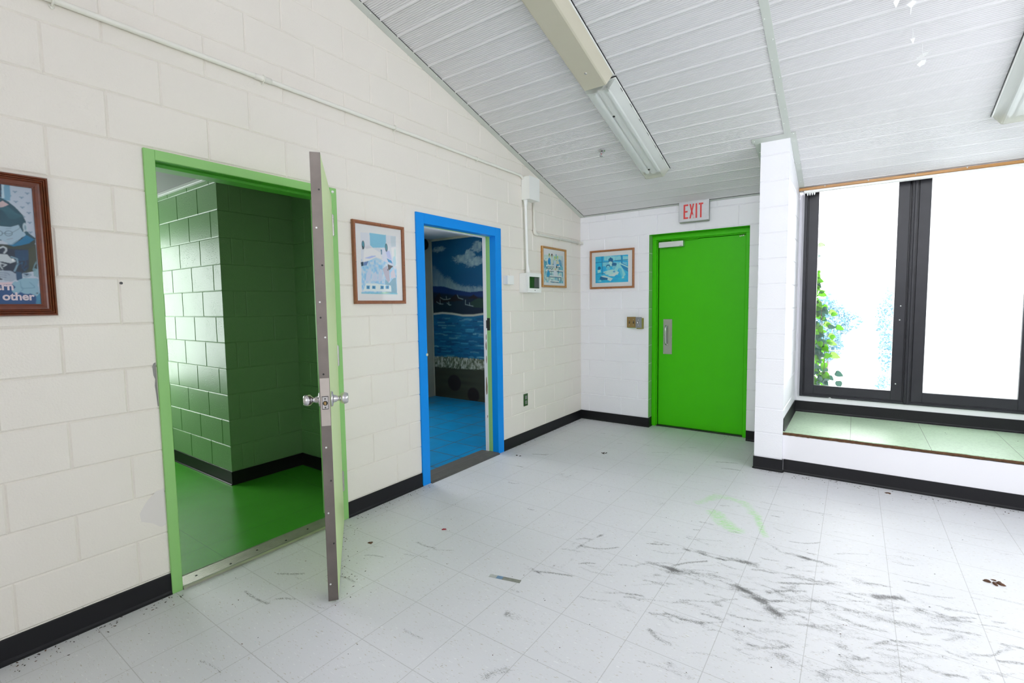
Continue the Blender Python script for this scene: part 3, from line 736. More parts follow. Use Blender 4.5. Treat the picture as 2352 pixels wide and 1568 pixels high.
# head trim over the windows, and the blind head rail
h = thing('wooden_valance_strip', (3.5, -0.035, 2.387), 'long varnished wooden strip under the ceiling above the windows', 'wooden strip')
mb = MB(); mb.box(2.2515, RIGHT-.001, -0.052, -0.018, 2.387, 2.409, 0.002); obj('wood_strip', mb, M_STRIPW, h)
for i in range(8):
    mb = MB(); mb.lathe([(0.005, 0), (0.0045, 0.002), (0, 0.003)], (2.45+.31*i, -0.052, 2.404), (0, -1, 0.2), 12); obj('nail', mb, M_SCREW, h)
h = thing('blind_head_rail', (3.5, -0.02, 2.36), 'white vertical blind track mounted under the wooden strip above the windows', 'blind rail')
mb = MB(); mb.box(2.288, RIGHT-.02, -0.045, -0.002, 2.3655, 2.3865, 0.003); mb.box(2.29, RIGHT-.03, -0.028, -0.019, 2.3625, 2.3656); obj('track', mb, M_WHITEM, h)
for i in range(4):
    mb = MB(); mb.box(2.312+.0175*i, 2.324+.0175*i, -0.027, -0.019, 2.349, 2.3635, 0.002); mb.box(2.3145+.0175*i, 2.3215+.0175*i, -0.026, -0.020, 2.341, 2.350, 0.001)
    obj('slat_carrier', mb, M_PLASTIC, h)
# unseen back windows, put in and sized to light the far wall
for k in range(4):
    w = structure('window_%d' % (k+6), (BW[0]+1.1*k+.5, BACK-.1, BW[2]), 'unseen clerestory window behind the camera, sized to light the far wall')
    mb = MB(); a = BW[0]+1.1*k
    mb.box(a, a+.06, BACK-.14, BACK-.06, BW[2], BW[3]); mb.box(a+.54, a+.6, BACK-.14, BACK-.06, BW[2], BW[3]); mb.box(a, a+.6, BACK-.14, BACK-.06, BW[2], BW[2]+.07); mb.box(a, a+.6, BACK-.14, BACK-.06, BW[3]-.07, BW[3])
    obj('window_frame', mb, M_BRONZE, w)

for k, (a, b, z1) in enumerate(((-3.4, -2.5, 2.5), (-2.4, -1.5, 2.5))):  # unseen windows added to brighten the left and far walls
    w = structure('window_%d' % (k+12), (RIGHT+.1, (a+b)/2, 1.0), 'unseen window added at the right end to light the room')
    mb = MB(); mb.ring(lambda u, v, h: (RIGHT+.14-h, u, v), a, b, 1.0, z1, [(0, 0), (0, .06), (.06, .06), (.06, 0)]); mb.box(RIGHT+.09, RIGHT+.14, (a+b)/2-.03, (a+b)/2+.03, 1.0, z1)
    obj('window_frame', mb, M_BRONZE, w)

# ------------------------------------------------------------------ exit door
d = structure('door_1', (1.34, 0.15, 0), 'vivid green exit door set back in the far wall')
mb = MB()
for sgn, xe in ((1, ED[0]), (-1, ED[1])):
    def X(a, b): return (xe+a, xe+b) if sgn > 0 else (xe-b, xe-a)
    x0, x1 = X(0.0016, 0.05); mb.box(x0, x1, 0.10, 0.24, 0, 2.079, 0.003)
    x0, x1 = X(0.045, 0.058); mb.box(x0, x1, 0.122, 0.142, 0, 2.071, 0.002)
mb.box(ED[0]+.0016, ED[1]-.0016, 0.10, 0.24, 2.079, 2.1285, 0.003)
mb.box(ED[0]+.045, ED[1]-.045, 0.122, 0.142, 2.069, 2.08, 0.002)
mb.box(ED[0]+.04, ED[0]+.085, 0.1985, 0.24, 0, 2.08, 0.002); mb.box(ED[1]-.085, ED[1]-.04, 0.1985, 0.24, 0, 2.08, 0.002); mb.box(ED[0]+.05, ED[1]-.05, 0.1985, 0.24, 2.04, 2.08, 0.002)
obj('door_frame', mb, M_EXITG, d)
leaf = MB(); leaf.box(0.8985, 1.7835, 0.152, 0.197, 0.012, 2.066, 0.002); leaf = obj('door_leaf', leaf, M_EXITG, d)
mb = MB(); mb.box(0.889, 1.79, 0.11, 0.24, 0.0, 0.0115, 0.003); obj('threshold', mb, M_DARKM, d)
cl = MB(); cl.box(0.913, 1.176, 0.088, 0.150, 1.992, 2.052, 0.004, seg=2); cl = obj('door_closer', cl, mat('silver_closer_cover', (0.66, 0.68, 0.68), 0.35, 0.5, bump=(60, .1)), d)
mb = MB(); mb.box(1.14, 1.165, 0.0868, 0.0882, 2.000, 2.003); obj('maker_mark', mb, M_DARKM, cl)
mb = MB(); mb.box(1.045, 1.06, 0.11, 0.15, 2.051, 2.074, 0.002); mb.box(1.05, 1.32, 0.125, 0.140, 2.057, 2.065, 0.002); obj('closer_arm', mb, M_EXITG, cl)
pp = MB(); pp.box(0.952, 1.050, 0.1496, 0.1525, 0.818, 1.208, 0.001); pp = obj('pull_plate', pp, M_STEEL, leaf)
mb = MB(); mb.tube([(0.993, 0.150, 1.135), (0.992, 0.128, 1.137), (0.990, 0.112, 1.130), (0.989, 0.104, 1.112), (0.989, 0.103, 1.08), (0.989, 0.103, 0.97), (0.990, 0.105, 0.945), (0.992, 0.114, 0.93), (0.993, 0.130, 0.925), (0.993, 0.150, 0.927)], 0.0085, 14)
obj('pull_handle', mb, M_CHROME, leaf)
for x, z in ((0.958, 1.2), (1.044, 1.2), (0.958, 0.826), (1.044, 0.826), (0.958, 1.01), (1.044, 1.01)):
    mb = MB(); mb.lathe([(0.0035, 0), (0.003, .0012), (0, .0016)], (x, 0.1496, z), (0, -1, 0), 10); obj('screw', mb, M_SCREW, leaf)
mb = MB()
for i, (x, w_) in enumerate(((1.722, .009), (1.736, .010), (1.752, .012))): mb.box(x, x+w_, 0.1505, 0.152, 2.047+.002*i, 2.059+.002*i)
obj('worn_sticker', mb, mat('worn_sticker_paper', (.7, .68, .65), .7), leaf)

# ------------------------------------------------------------------ green doorway (open door)
d = structure('door_2', (0, -3.82, 0), 'green framed doorway into the green room, door standing open')
mb = MB()
mb.box(-0.205, 0.013, GD[0], GD[0]+.045, 0, 2.13, 0.002); mb.box(-0.205, 0.013, GD[1]-.045, GD[1], 0, 2.13, 0.002)
mb.box(-0.205, 0.013, GD[0]+.044, GD[1]-.044, 2.083, 2.13, 0.002)
obj('door_frame', mb, M_FRAMEG, d)
mb = MB()
mb.box(-0.12, -0.045, GD[0]+.045, GD[0]+.060, 0, 2.083, 0.002); mb.box(-0.12, -0.045, GD[1]-.060, GD[1]-.045, 0, 2.083, 0.002)
mb.box(-0.12, -0.045, GD[0]+.045, GD[1]-.045, 2.066, 2.083, 0.002)
mb.box(-0.2, 0.009, GD[0]+.046, GD[1]-.046, 2.0815, 2.0832)
obj('door_stop', mb, M_STOPG, d)
mb = MB(); mb.box(-0.0445, -0.01, GD[0]+.0445, GD[0]+.0463, 0.93, 1.04, 0.0008); obj('strike_plate', mb, M_STEEL, d)
mb = MB(); mb.lathe([(0.009, 0), (0.008, .005), (0, .007)], (0.013, GD[1]-.028, 2.105), (1, 0, 0), 14); obj('door_silencer', mb, M_PLASTIC, d)
th = MB(); y0, y1 = GD[0]+.046, GD[1]-.046
pr = [(-0.125, 0), (0.02, 0), (0.02, 0.008), (0.012, 0.014)]
for i in range(10):
    u = 0.006-.0105*i; pr += [(u, 0.0155), (u-.006, 0.0155), (u-.007, 0.0125), (u-.0095, 0.0125)]
pr += [(-0.105, 0.0155), (-0.125, 0.006)]
th.prism(pr, lambda u, v, t: (u, y0+(y1-y0)*t, v), 0, 1); thr_ = obj('threshold', th, mat('grooved_aluminium', (0.55, 0.53, 0.48), 0.38, 0.85, var=.15, varscale=14), d)
for i in range(6):
    mb = MB(); mb.lathe([(0.006, 0), (0.005, .002), (0, .0012)], (-0.045+(.028 if i % 2 else 0), y0+.08+.155*i, .0155), (0, 0, 1), 12); obj('screw', mb, M_DARKM, thr_)
for zc in (1.898, 1.082, 0.267):
    mb = MB(); H2 = 0.062
    for j in range(5): mb.cyl((0.021, -3.362, zc-H2+j*.0248+.0006), (0.021, -3.362, zc-H2+(j+1)*.0248-.0006), 0.0092, seg=16)
    mb.cyl((0.021, -3.362, zc-H2-.005), (0.021, -3.362, zc+H2+.005), 0.0052, seg=12)
    mb.box(0.011, 0.0215, -3.3665, -3.3645, zc-H2, zc+H2)
    mtx = Matrix.Translation((0.021, -3.362, 0)) @ Matrix.Rotation(math.radians(-37), 4, 'Z')
    mb.box(0.0, 0.032, -0.0012, 0.0012, zc-H2, zc+H2, mtx=mtx)
    obj('hinge', mb, M_STEEL, d)

leafT = empty('door_3', (-0.0053, -3.3969, 0), (0, 0, math.radians(-37))); tag(leafT, 'pale green door leaf standing open, seen along its bare metal edge', None, None, 'structure')
mb = MB(); mb.box(0.0, 0.898, 0.0008, 0.0437, 0.009, 2.072, 0.001); lf = obj('door_leaf', mb, M_LEAF, leafT, local=True)
mb = MB(); mb.box(0.896, 0.9003, 0.0, 0.0445, 0.008, 2.073, 0.0008); mb.box(0.8, 0.898, 0.0, 0.0009, 0.008, 2.073); ep = obj('edge_strip', mb, M_ALU, leafT, local=True)
for i, (z, t) in enumerate(((1.911, .033), (1.743, .016), (1.577, .034), (1.412, .017), (1.342, .018), (1.252, .034), (1.084, .02), (.744, .018), (.586, .033), (.433, .016), (.285, .034), (.09, .012))):
    mb = MB(); mb.lathe([(0.0042, 0), (0.004, .0009), (0.0018, .0004), (0, .0004)], (0.9003, t, z), (1, 0, 0), 12); obj('screw', mb, (M_DARKM, M_SCREW)[i % 2], ep, local=True)
mb = MB(); mb.box(0.899, 0.9016, 0.003, 0.0425, 0.845, 1.066, 0.0006); lp = obj('lock_plate', mb, mat('dull_nickel', (0.50, 0.45, 0.40), 0.35, 0.9, var=.1, varscale=20), leafT, local=True)
mb = MB(); mb.box(0.9012, 0.9022, 0.0085, 0.0365, 0.922, 0.983, 0.0004, mi=0); mb.box(0.9018, 0.9034, 0.0105, 0.0345, 0.925, 0.980, 0.0004, mi=1)
mb.cyl((0.9030, 0.0225, 0.951), (0.9042, 0.0225, 0.951), 0.011, mi=0); mb.box(0.9036, 0.913, 0.0165, 0.0275, 0.943, 0.959, 0.003, mi=2)
mb.cyl((0.9030, 0.0225, 0.971), (0.9040, 0.0225, 0.971), 0.0035, seg=10, mi=0); mb.cyl((0.9030, 0.0225, 0.931), (0.9040, 0.0225, 0.931), 0.0035, seg=10, mi=0)
obj('latch', mb, [M_DARKM, M_STEEL, M_BRASS], lp, local=True)
for sgn, y_ in ((1, 0.0437), (-1, 0.0008)):
    mb = MB()
    mb.lathe([(0.0, 0.0), (0.0365, 0.0), (0.0365, 0.004), (0.034, 0.009), (0.022, 0.011), (0.0175, 0.013), (0.0165, 0.022), (0.0125, 0.027), (0.0125, 0.036), (0.017, 0.040),
              (0.0245, 0.046), (0.0275, 0.054), (0.0278, 0.060), (0.0262, 0.069), (0.0215, 0.076), (0.019, 0.0765), (0.0155, 0.074), (0.0, 0.074)], (0.838, y_, 0.958), (0, sgn, 0), 36)
    obj('door_knob', mb, M_CHROME, leafT, local=True)

# ------------------------------------------------------------------ blue doorway
d = structure('door_4', (0, -2.12, 0), 'bright blue framed doorway into the room with the sea mural')
mb = MB(); jl, jr = -2.57, -1.686
mb.box(-0.056, 0.013, BD[0], jl, 0, BD[3], 0.002); mb.box(-0.056, 0.013, jr, BD[1], 0, BD[3], 0.002); mb.box(-0.056, 0.013, jl-.001, jr+.001, 2.012, BD[3], 0.002)
fr = obj('door_frame', mb, M_BLUE, d)
mb = MB(); mb.cyl((0.0128, -2.574, 1.015), (0.0142, -2.574, 1.015), 0.011); obj('paint_chip', mb, mat('pale_chip', (.62, .66, .5), .7), fr)
mb = MB(); mb.box(-0.102, -0.055, BD[0], jl, 0, BD[3]); mb.box(-0.102, -0.055, jr, BD[1], 0, BD[3]); mb.box(-0.102, -0.055, jl, jr, 2.016, BD[3]); obj('inner_jamb', mb, M_PALEG, d)
mb = MB(); mb.box(-0.138, -0.101, BD[0], jl+.002, 0, BD[3]); mb.box(-0.138, -0.101, jr-.004, BD[1], 0, BD[3]); mb.box(-0.138, -0.101, jl, jr, 2.008, BD[3])
wj = obj('white_jamb', mb, M_WHITE, d)
for zc, hh, w_ in ((1.094, .06, .012), (1.01, .09, .016), (.88, .08, .012), (.63, .2, .022), (.34, .03, .01)):
    k_ = 9; ring_ = [(-0.104-w_/2+w_/2*math.cos(2*PI*i/k_)*random.uniform(.6, 1.1), jr-.0046, zc+hh/2*math.sin(2*PI*i/k_)*random.uniform(.8, 1.1)) for i in range(k_)]
    mb = MB(); mb.add(ring_, [tuple(range(k_))]); obj('chipped_spot', mb, M_CHIP, wj, fix=False)
mb = MB(); mb.box(-0.098, -0.066, jr-.003, jr+.001, 1.155, 1.27, 0.001); mb.box(-0.108, -0.096, jr-.006, jr+.001, 1.175, 1.25, 0.002); obj('strike_plate', mb, M_DARKM, d)
mb = MB(); mb.prism([(-0.19, 0), (0.03, 0), (0.03, 0.003), (0.012, 0.0115), (-0.09, 0.0125), (-0.11, 0.010), (-0.19, 0.007)], lambda u, v, t: (u, jl+(jr-jl)*t, v), 0, 1)
obj('threshold', mb, M_RUBBER, d)

# ------------------------------------------------------------------ green room
GX0, GCX, GYA, GYB, GY0 = -3.0, -1.275, -3.46, -2.866, -4.9
GZ = 2.40
hl = lambda k: [-1.40-0.39*i for i in range(5)] if k % 2 else [-1.61-0.39*i for i in range(4)]
mb = MB()
blocks(mb, lambda s, z, d: (s, GYA+d, z), GX0, GCX, GZ, lambda k: hl(k+1), dep=0.005)
blocks(mb, lambda s, z, d: (GCX-d, s, z), GYA, GYB, GZ, lambda k: [-3.372, -3.28] if k % 2 else [-3.065], dep=0.004)
blocks(mb, lambda s, z, d: (s, GYB+d, z), GCX, -0.2, GZ, lambda k: [-0.9, -0.5] if k % 2 else [-1.1, -0.7, -.3])
mb.box(GX0, GCX-.0052, GYA+.0052, -2.752, 0, GZ+.05); mb.box(GCX-.0052, -0.2, GYB+.0052, -2.752, 0, GZ+.05)
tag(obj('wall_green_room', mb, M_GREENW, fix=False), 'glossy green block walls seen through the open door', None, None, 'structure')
mb = MB()
GW = (-4.72, -3.52, 0.62, 2.12)
for a, b, c, e in minus((GY0, GYA, 0, GZ), [GW]): mb.box(GX0-.15, GX0, a, b, c, e)
mb.box(GX0-.15, -0.2, GY0-.1, GY0, 0, GZ)
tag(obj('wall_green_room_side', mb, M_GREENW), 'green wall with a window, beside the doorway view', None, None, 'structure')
mb = MB()
for a, b, c, e in minus((GY0, GYB, 0, GZ), [(GD[0], GD[1], -1, GD[3])]): mb.box(-0.206, -0.2005, a, b, c, e)
tag(obj('wall_green_room_inner', mb, M_GREYW), 'grey inner face of the wall around the green doorway', None, None, 'structure')
w = structure('window_10', (GX0-.08, (GW[0]+GW[1])/2, GW[2]), 'window of the green room')
mb = MB(); P_ = lambda a, b, h: (GX0-.10+h, a, b); mb.ring(P_, GW[0], GW[1], GW[2], GW[3], [(0, 0), (0, .05), (.05, .05), (.05, 0)]); obj('window_frame', mb, M_BRONZE, w)
mb = MB(); mb.box(GX0, -0.2, GY0, GYA, -0.1, 0.002); mb.box(GCX-.003, -0.2, GYA-.001, GYB, -0.1, 0.002)
mb.box(-0.2, -0.12, GD[0]+.046, GD[1]-.046, -.1, 0.002)
tag(obj('floor_green_room', mb, M_GFLOOR), 'glossy green floor of the side room', None, None, 'structure')
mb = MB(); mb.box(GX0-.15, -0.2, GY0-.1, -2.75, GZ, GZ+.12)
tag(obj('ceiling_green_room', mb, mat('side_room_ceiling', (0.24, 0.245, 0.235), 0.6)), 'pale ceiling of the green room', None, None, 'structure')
mb = MB(); mb.box(GX0, GCX, GYA-.03, GYA-.0004, GZ-.026, GZ-.0005, .002); mb.box(GCX+.0004, GCX+.03, GYA-.03, GYB, GZ-.026, GZ-.0005, .002)
tag(obj('trim_7', mb, M_TRIM), 'pale strip where green wall meets ceiling', None, None, 'structure')
baseboard('baseboard_green_room', 'black cove base along the green walls', [((GX0, GYA), (GCX+.006, GYA), (0, -1), .002), ((GCX, GYA-.006), (GCX, GYB), (1, 0), .002), ((GCX, GYB), (-.2, GYB), (0, -1), .002)])

# ------------------------------------------------------------------ blue room with the sea mural
BX0, BY0, BZ = -2.575, -2.75, 2.385
mb = MB()
BWi = (-2.6, -1.25, 0.8, 2.15)
for a, b, c, e in minus((BY0, 0.1, 0, BZ), [BWi]): mb.box(BX0-.12, BX0, a, b, c, e)
tag(obj('wall_blue_room_side', mb, M_GREYW), 'grey green wall left of the mural', None, None, 'structure')
mb = MB(); mb.box(BX0-.12, -0.2, 0.1035, 0.25, 0, BZ)
tag(obj('wall_blue_room_end', mb, M_GREYW), 'end wall of the blue room carrying the sea mural', None, None, 'structure')
mb = MB(); mb.box(BX0-.12, -0.2, -2.7515, BY0, 0, BZ)
tag(obj('wall_blue_room_divider', mb, M_GREYW), 'wall between the blue room and the green room', None, None, 'structure')
mb = MB()
for a, b, c, e in minus((BY0, 0.1, 0, BZ), [(BD[0], BD[1], -1, BD[3])]): mb.box(-0.206, -0.2005, a, b, c, e)
tag(obj('wall_blue_room', mb, M_GREYW), 'walls of the blue tiled room', None, None, 'structure')
mb = MB(); mb.box(BX0, -0.11, BD[0], BD[1], -0.1, 0.004); mb.box(BX0, -0.2, BY0, BD[0], -0.1, 0.004); mb.box(BX0, -0.2, BD[1], 0.1, -0.1, 0.004)
tag(obj('floor_blue_room', mb, M_BTILE), 'blue painted tile floor with brown joints', None, None, 'structure')
mb = MB(); mb.box(BX0-.12, -0.2, BY0, 0.25, BZ, BZ+.12)
tag(obj('ceiling_blue_room', mb, M_CEIL), 'pale ceiling of the blue room', None, None, 'structure')
mb = MB(); mb.box(BX0, -0.2, 0.06, 0.0995, BZ-.03, BZ-.0005, .003); mb.box(BX0+.0005, BX0+.012, 0.086, 0.0995, 0.005, BZ-.03)
tag(obj('trim_8', mb, M_GREYW), 'pale strip along the top of the mural wall', None, None, 'structure')
w = structure('window_11', (BX0-.06, -1.8, BWi[2]), 'window of the blue room')
mb = MB(); P_ = lambda a, b, h: (BX0-.10+h, a, b); mb.ring(P_, BWi[0], BWi[1], BWi[2], BWi[3], [(0, 0), (0, .05), (.05, .05), (.05, 0)]); obj('window_frame', mb, M_BRONZE, w)
t = thing('wall_speaker', (BX0+.04, -0.075, 2.21), 'small round black speaker high on the grey wall inside the blue doorway', 'speaker')
mb = MB(); mb.lathe([(0, 0), (.085, 0), (.09, .02), (.08, .05), (.04, .07), (0, .073)], (BX0, -0.085, 2.30), (1, 0, 0), 28); obj('body', mb, M_DARKM, t)

def homog(quad, w, h):
    """map photo-like quad TL,TR,BR,BL onto the flat canvas (origin at lower left)"""
    dst = [(0, h), (w, h), (w, 0), (0, 0)]; A = []; B = []
    for (x, y), (u, v) in zip(quad, dst):
        A += [[x, y, 1, 0, 0, 0, -u*x, -u*y], [0, 0, 0, x, y, 1, -v*x, -v*y]]; B += [u, v]
    p = np.append(np.linalg.solve(np.array(A, float), np.array(B, float)), 1).reshape(3, 3)
    def T(x, y):
        q = p @ np.array([x, y, 1.0]); return (q[0]/q[2], q[1]/q[2])
    return T
def TT(T, pts): return [T(a, b) for a, b in pts]

mur = thing('sea_mural', (-1.4, 0.099, 0), 'hand painted mural of blue sky, clouds, waves and a sandy shore', 'mural')
MW = -0.2-BX0
cv = Canvas(MW, BZ-.005, 0.0062, (0, 82, 122))
T = homog([(32, 60), (510, 15), (535, 1545), (65, 1490)], 0.98, BZ)
rgm = np.random.RandomState(11)
n1 = cv.noise(.06, .02, 2); n2 = cv.noise(.02, .008, 5); n3 = cv.noise(.25, .12, 8)
cv.mix(0.35*n3, (0, 60, 104))
def cloud(cx, cy, rx, ry, a=.85, tri=0):
    du = (cv.u-cx)/rx; dv = (cv.v-cy)/ry; d = np.sqrt(du**2+dv**2)+(n1-.5)*.35+(n2-.5)*.45
    cv.mix(a*np.clip((1-d)*2.6, 0, 1)*(.45+.55*cv.noise(.03, .05, 9)), (150, 176, 182))
for a, b, rx, ry in ((105, 150, .14, .045), (470, 130, .12, .08), (330, 240, .2, .07), (400, 215, .10, .10), (420, 280, .16, .07), (470, 260, .14, .07), (385, 190, .05, .05)):
    cloud(*T(a, b), rx, ry)
for x, y, rx, ry in ((1.25, 2.15, .2, .06), (1.7, 2.0, .25, .09), (2.05, 2.2, .15, .05)): cloud(x, y, rx, ry)
# long low bank of cloud
e = TT(T, [(38, 280), (100, 340), (160, 410), (205, 410), (260, 465), (340, 490), (520, 500)])
ex = [p[0] for p in e]+[MW]; ey = [p[1] for p in e]+[e[-1][1]]
top = np.interp(cv.u, ex, ey); bot_pts = TT(T, [(38, 485), (150, 490), (250, 520), (400, 545), (520, 535)])
bot = np.interp(cv.u, [p[0] for p in bot_pts]+[MW], [p[1] for p in bot_pts]+[bot_pts[-1][1]])
m_ = np.clip((top-cv.v)/.05+n2, 0, 1)*np.clip((cv.v-bot)/.02+.5, 0, 1)
cv.mix(m_*(.35+.5*np.clip(1-(cv.v-bot)/.25, 0, 1))*(.6+.4*cv.noise(.02, .06, 4)), (138, 162, 168))
hz = bot
cv.mix((cv.v < hz)*1.0, (6, 44, 96))
lo = np.interp(cv.u, [0, .5, .98, MW], [T(50, 530)[1], T(300, 560)[1], T(525, 580)[1], T(525, 590)[1]])
cv.mix(np.clip((lo-cv.v)/.03, 0, 1), (7, 28, 52)); cv.mix(.5*np.clip((lo-cv.v)/.2, 0, 1)*n3, (16, 52, 50))
for pts in ([(60, 600), (110, 545), (140, 600), (210, 600), (265, 560), (330, 620), (60, 640)], [(320, 600), (380, 600), (435, 565), (490, 605)]): cv.poly(TT(T, pts), (24, 16, 26), .9)
cv.poly(TT(T, [(400, 640), (470, 600), (525, 605), (525, 690), (430, 680)]), (34, 66, 48), .6)
for pts in ([(118, 590), (150, 608), (190, 608), (215, 600)], [(175, 580), (180, 606)], [(82, 628), (112, 648), (145, 650)], [(116, 610), (118, 648)], [(182, 640), (205, 660), (220, 658)], [(198, 630), (203, 655)], [(280, 568), (292, 595), (335, 608)], [(358, 615), (356, 655), (430, 672)], [(395, 640), (398, 664)]):
    cv.line(TT(T, pts), .007, (160, 180, 180), .75, .009)
sh = TT(T, [(50, 740), (130, 730), (230, 738), (330, 755), (430, 755), (528, 742)])
sy = np.interp(cv.u, [p[0] for p in sh]+[MW], [p[1] for p in sh]+[sh[-1][1]])
sea = (cv.v < sy)*1.0; cv.mix(sea, (4, 88, 128)); cv.mix(sea*.6*n1, (2, 60, 104)); cv.mix(sea*.4*cv.noise(.3, .03, 13), (20, 120, 160))
for i in range(420):
    x = rgm.uniform(0, MW); z = rgm.uniform(.62, 1.2); L_ = rgm.uniform(.05, .2); s_ = rgm.uniform(-.006, .008)
    c_ = [(120, 184, 200), (3, 40, 90), (60, 150, 190), (4, 62, 112), (18, 108, 160)][rgm.randint(5)]
    cv.line([(x, z), (x+L_*.5, z+s_), (x+L_, z-s_*.3)], rgm.uniform(.006, .018), c_, rgm.uniform(.2, .75), .012)
cv.line(list(zip(np.interp(range(7), range(7), [0, .2, .4, .6, .8, .98, MW]), np.interp([0, .2, .4, .6, .8, .98, MW], [p[0] for p in sh]+[MW], [p[1] for p in sh]+[sh[-1][1]]))), .026, (186, 186, 172), .95, .01)
ft = np.interp(cv.u, [0, .5, .98, MW], [T(60, 1128)[1], T(300, 1138)[1], T(530, 1155)[1], T(530, 1160)[1]]); fb = np.interp(cv.u, [0, .5, .98, MW], [T(60, 1225)[1], T(300, 1240)[1], T(530, 1250)[1], T(530, 1255)[1]])
cv.mix((cv.v < ft+(n2-.5)*.03)*1.0, (104, 112, 92))
n4 = cv.noise(.020, .034, 21)*.6+cv.noise(.009, .012, 22)*.4
cv.mix((cv.v < ft)*(cv.v > fb)*np.clip((n4-.42)*3, 0, 1)*.8, (196, 198, 188)); cv.mix((cv.v < ft)*(cv.v > fb)*np.clip((.4-n4)*3, 0, 1), (40, 50, 44))
cv.mix((cv.v < fb+(n2-.5)*.03)*1.0, (52, 54, 46)); cv.mix((cv.v < fb)*.5*cv.noise(.3, .05, 31), (72, 76, 62))
for a, b, rx, ry in ((250, 1370, .13, .12), (430, 1480, .11, .11)): cv.ell(*T(a, b), rx, ry, (36, 28, 32), .9, 0, .02)
for x in (1.35, 1.9): cv.ell(x, .2, .14, .11, (36, 28, 32), .9, 0, .02)
cv.build('painted_scene', lambda u, v: (BX0+u, 0*u+0.0995, v+.004), M_MURAL, mur)

# ------------------------------------------------------------------ framed pictures
def framed(name, label, plane, a0, a1, z0, z1, prof, wood, quad, cvres, base, paint, nails=True, group=None, gm=None):
    if plane == 'left': P = lambda s, z, h: (h, s, z); loc = (0, (a0+a1)/2, z0)
    else: P = lambda s, z, h: (s, -h, z); loc = ((a0+a1)/2, 0, z0)
    t = thing(name, loc, label, 'picture', group)
    m_ = MB(); m_.ring(P, a0, a1, z0, z1, prof); obj('frame', m_, wood, t)
    ins = prof[-1][0]; w = a1-a0-2*ins; h = z1-z0-2*ins
    c = Canvas(w+.004, h+.004, cvres, base); T_ = homog(quad, w, h)
    paint(c, T_, w, h)
    if gm is None: c.c = np.clip(c.c*1.25, 0, 0.95)
    pr = c.build('print', (lambda u, v: (0*u+.008, a0+ins-.002+u, z0+ins-.002+v)) if plane == 'left' else (lambda u, v: (a0+ins-.002+u, 0*u-.008, z0+ins-.002+v)), M_PRINT, t)
    m_ = MB(); m_.add([P(a0+ins-.002, z0+ins-.002, .0115), P(a1-ins+.002, z0+ins-.002, .0115), P(a1-ins+.002, z1-ins+.002, .0115), P(a0+ins-.002, z1-ins+.002, .0115)], [(0, 1, 2, 3)])
    obj('glass', m_, gm or M_PGLASS, t)
    if nails:
        am, zm = (a0+a1)/2, (z0+z1)/2; fh = .0262
        for s, z in ((am, z0+.011), (am, z1-.011), (a0+.011, zm), (a1-.011, zm)):
            m_ = MB(); m_.cyl(P(s, z, fh-.003), P(s, z, fh), .0028, seg=10); obj('nail', m_, M_DARKM, t)
    return t, pr, P
SMALLP = [(0.0, 0.0), (0.0, 0.018), (0.002, 0.022), (0.007, 0.0255), (0.013, 0.0255), (0.018, 0.021), (0.0205, 0.017), (0.022, 0.016), (0.022, 0.007)]

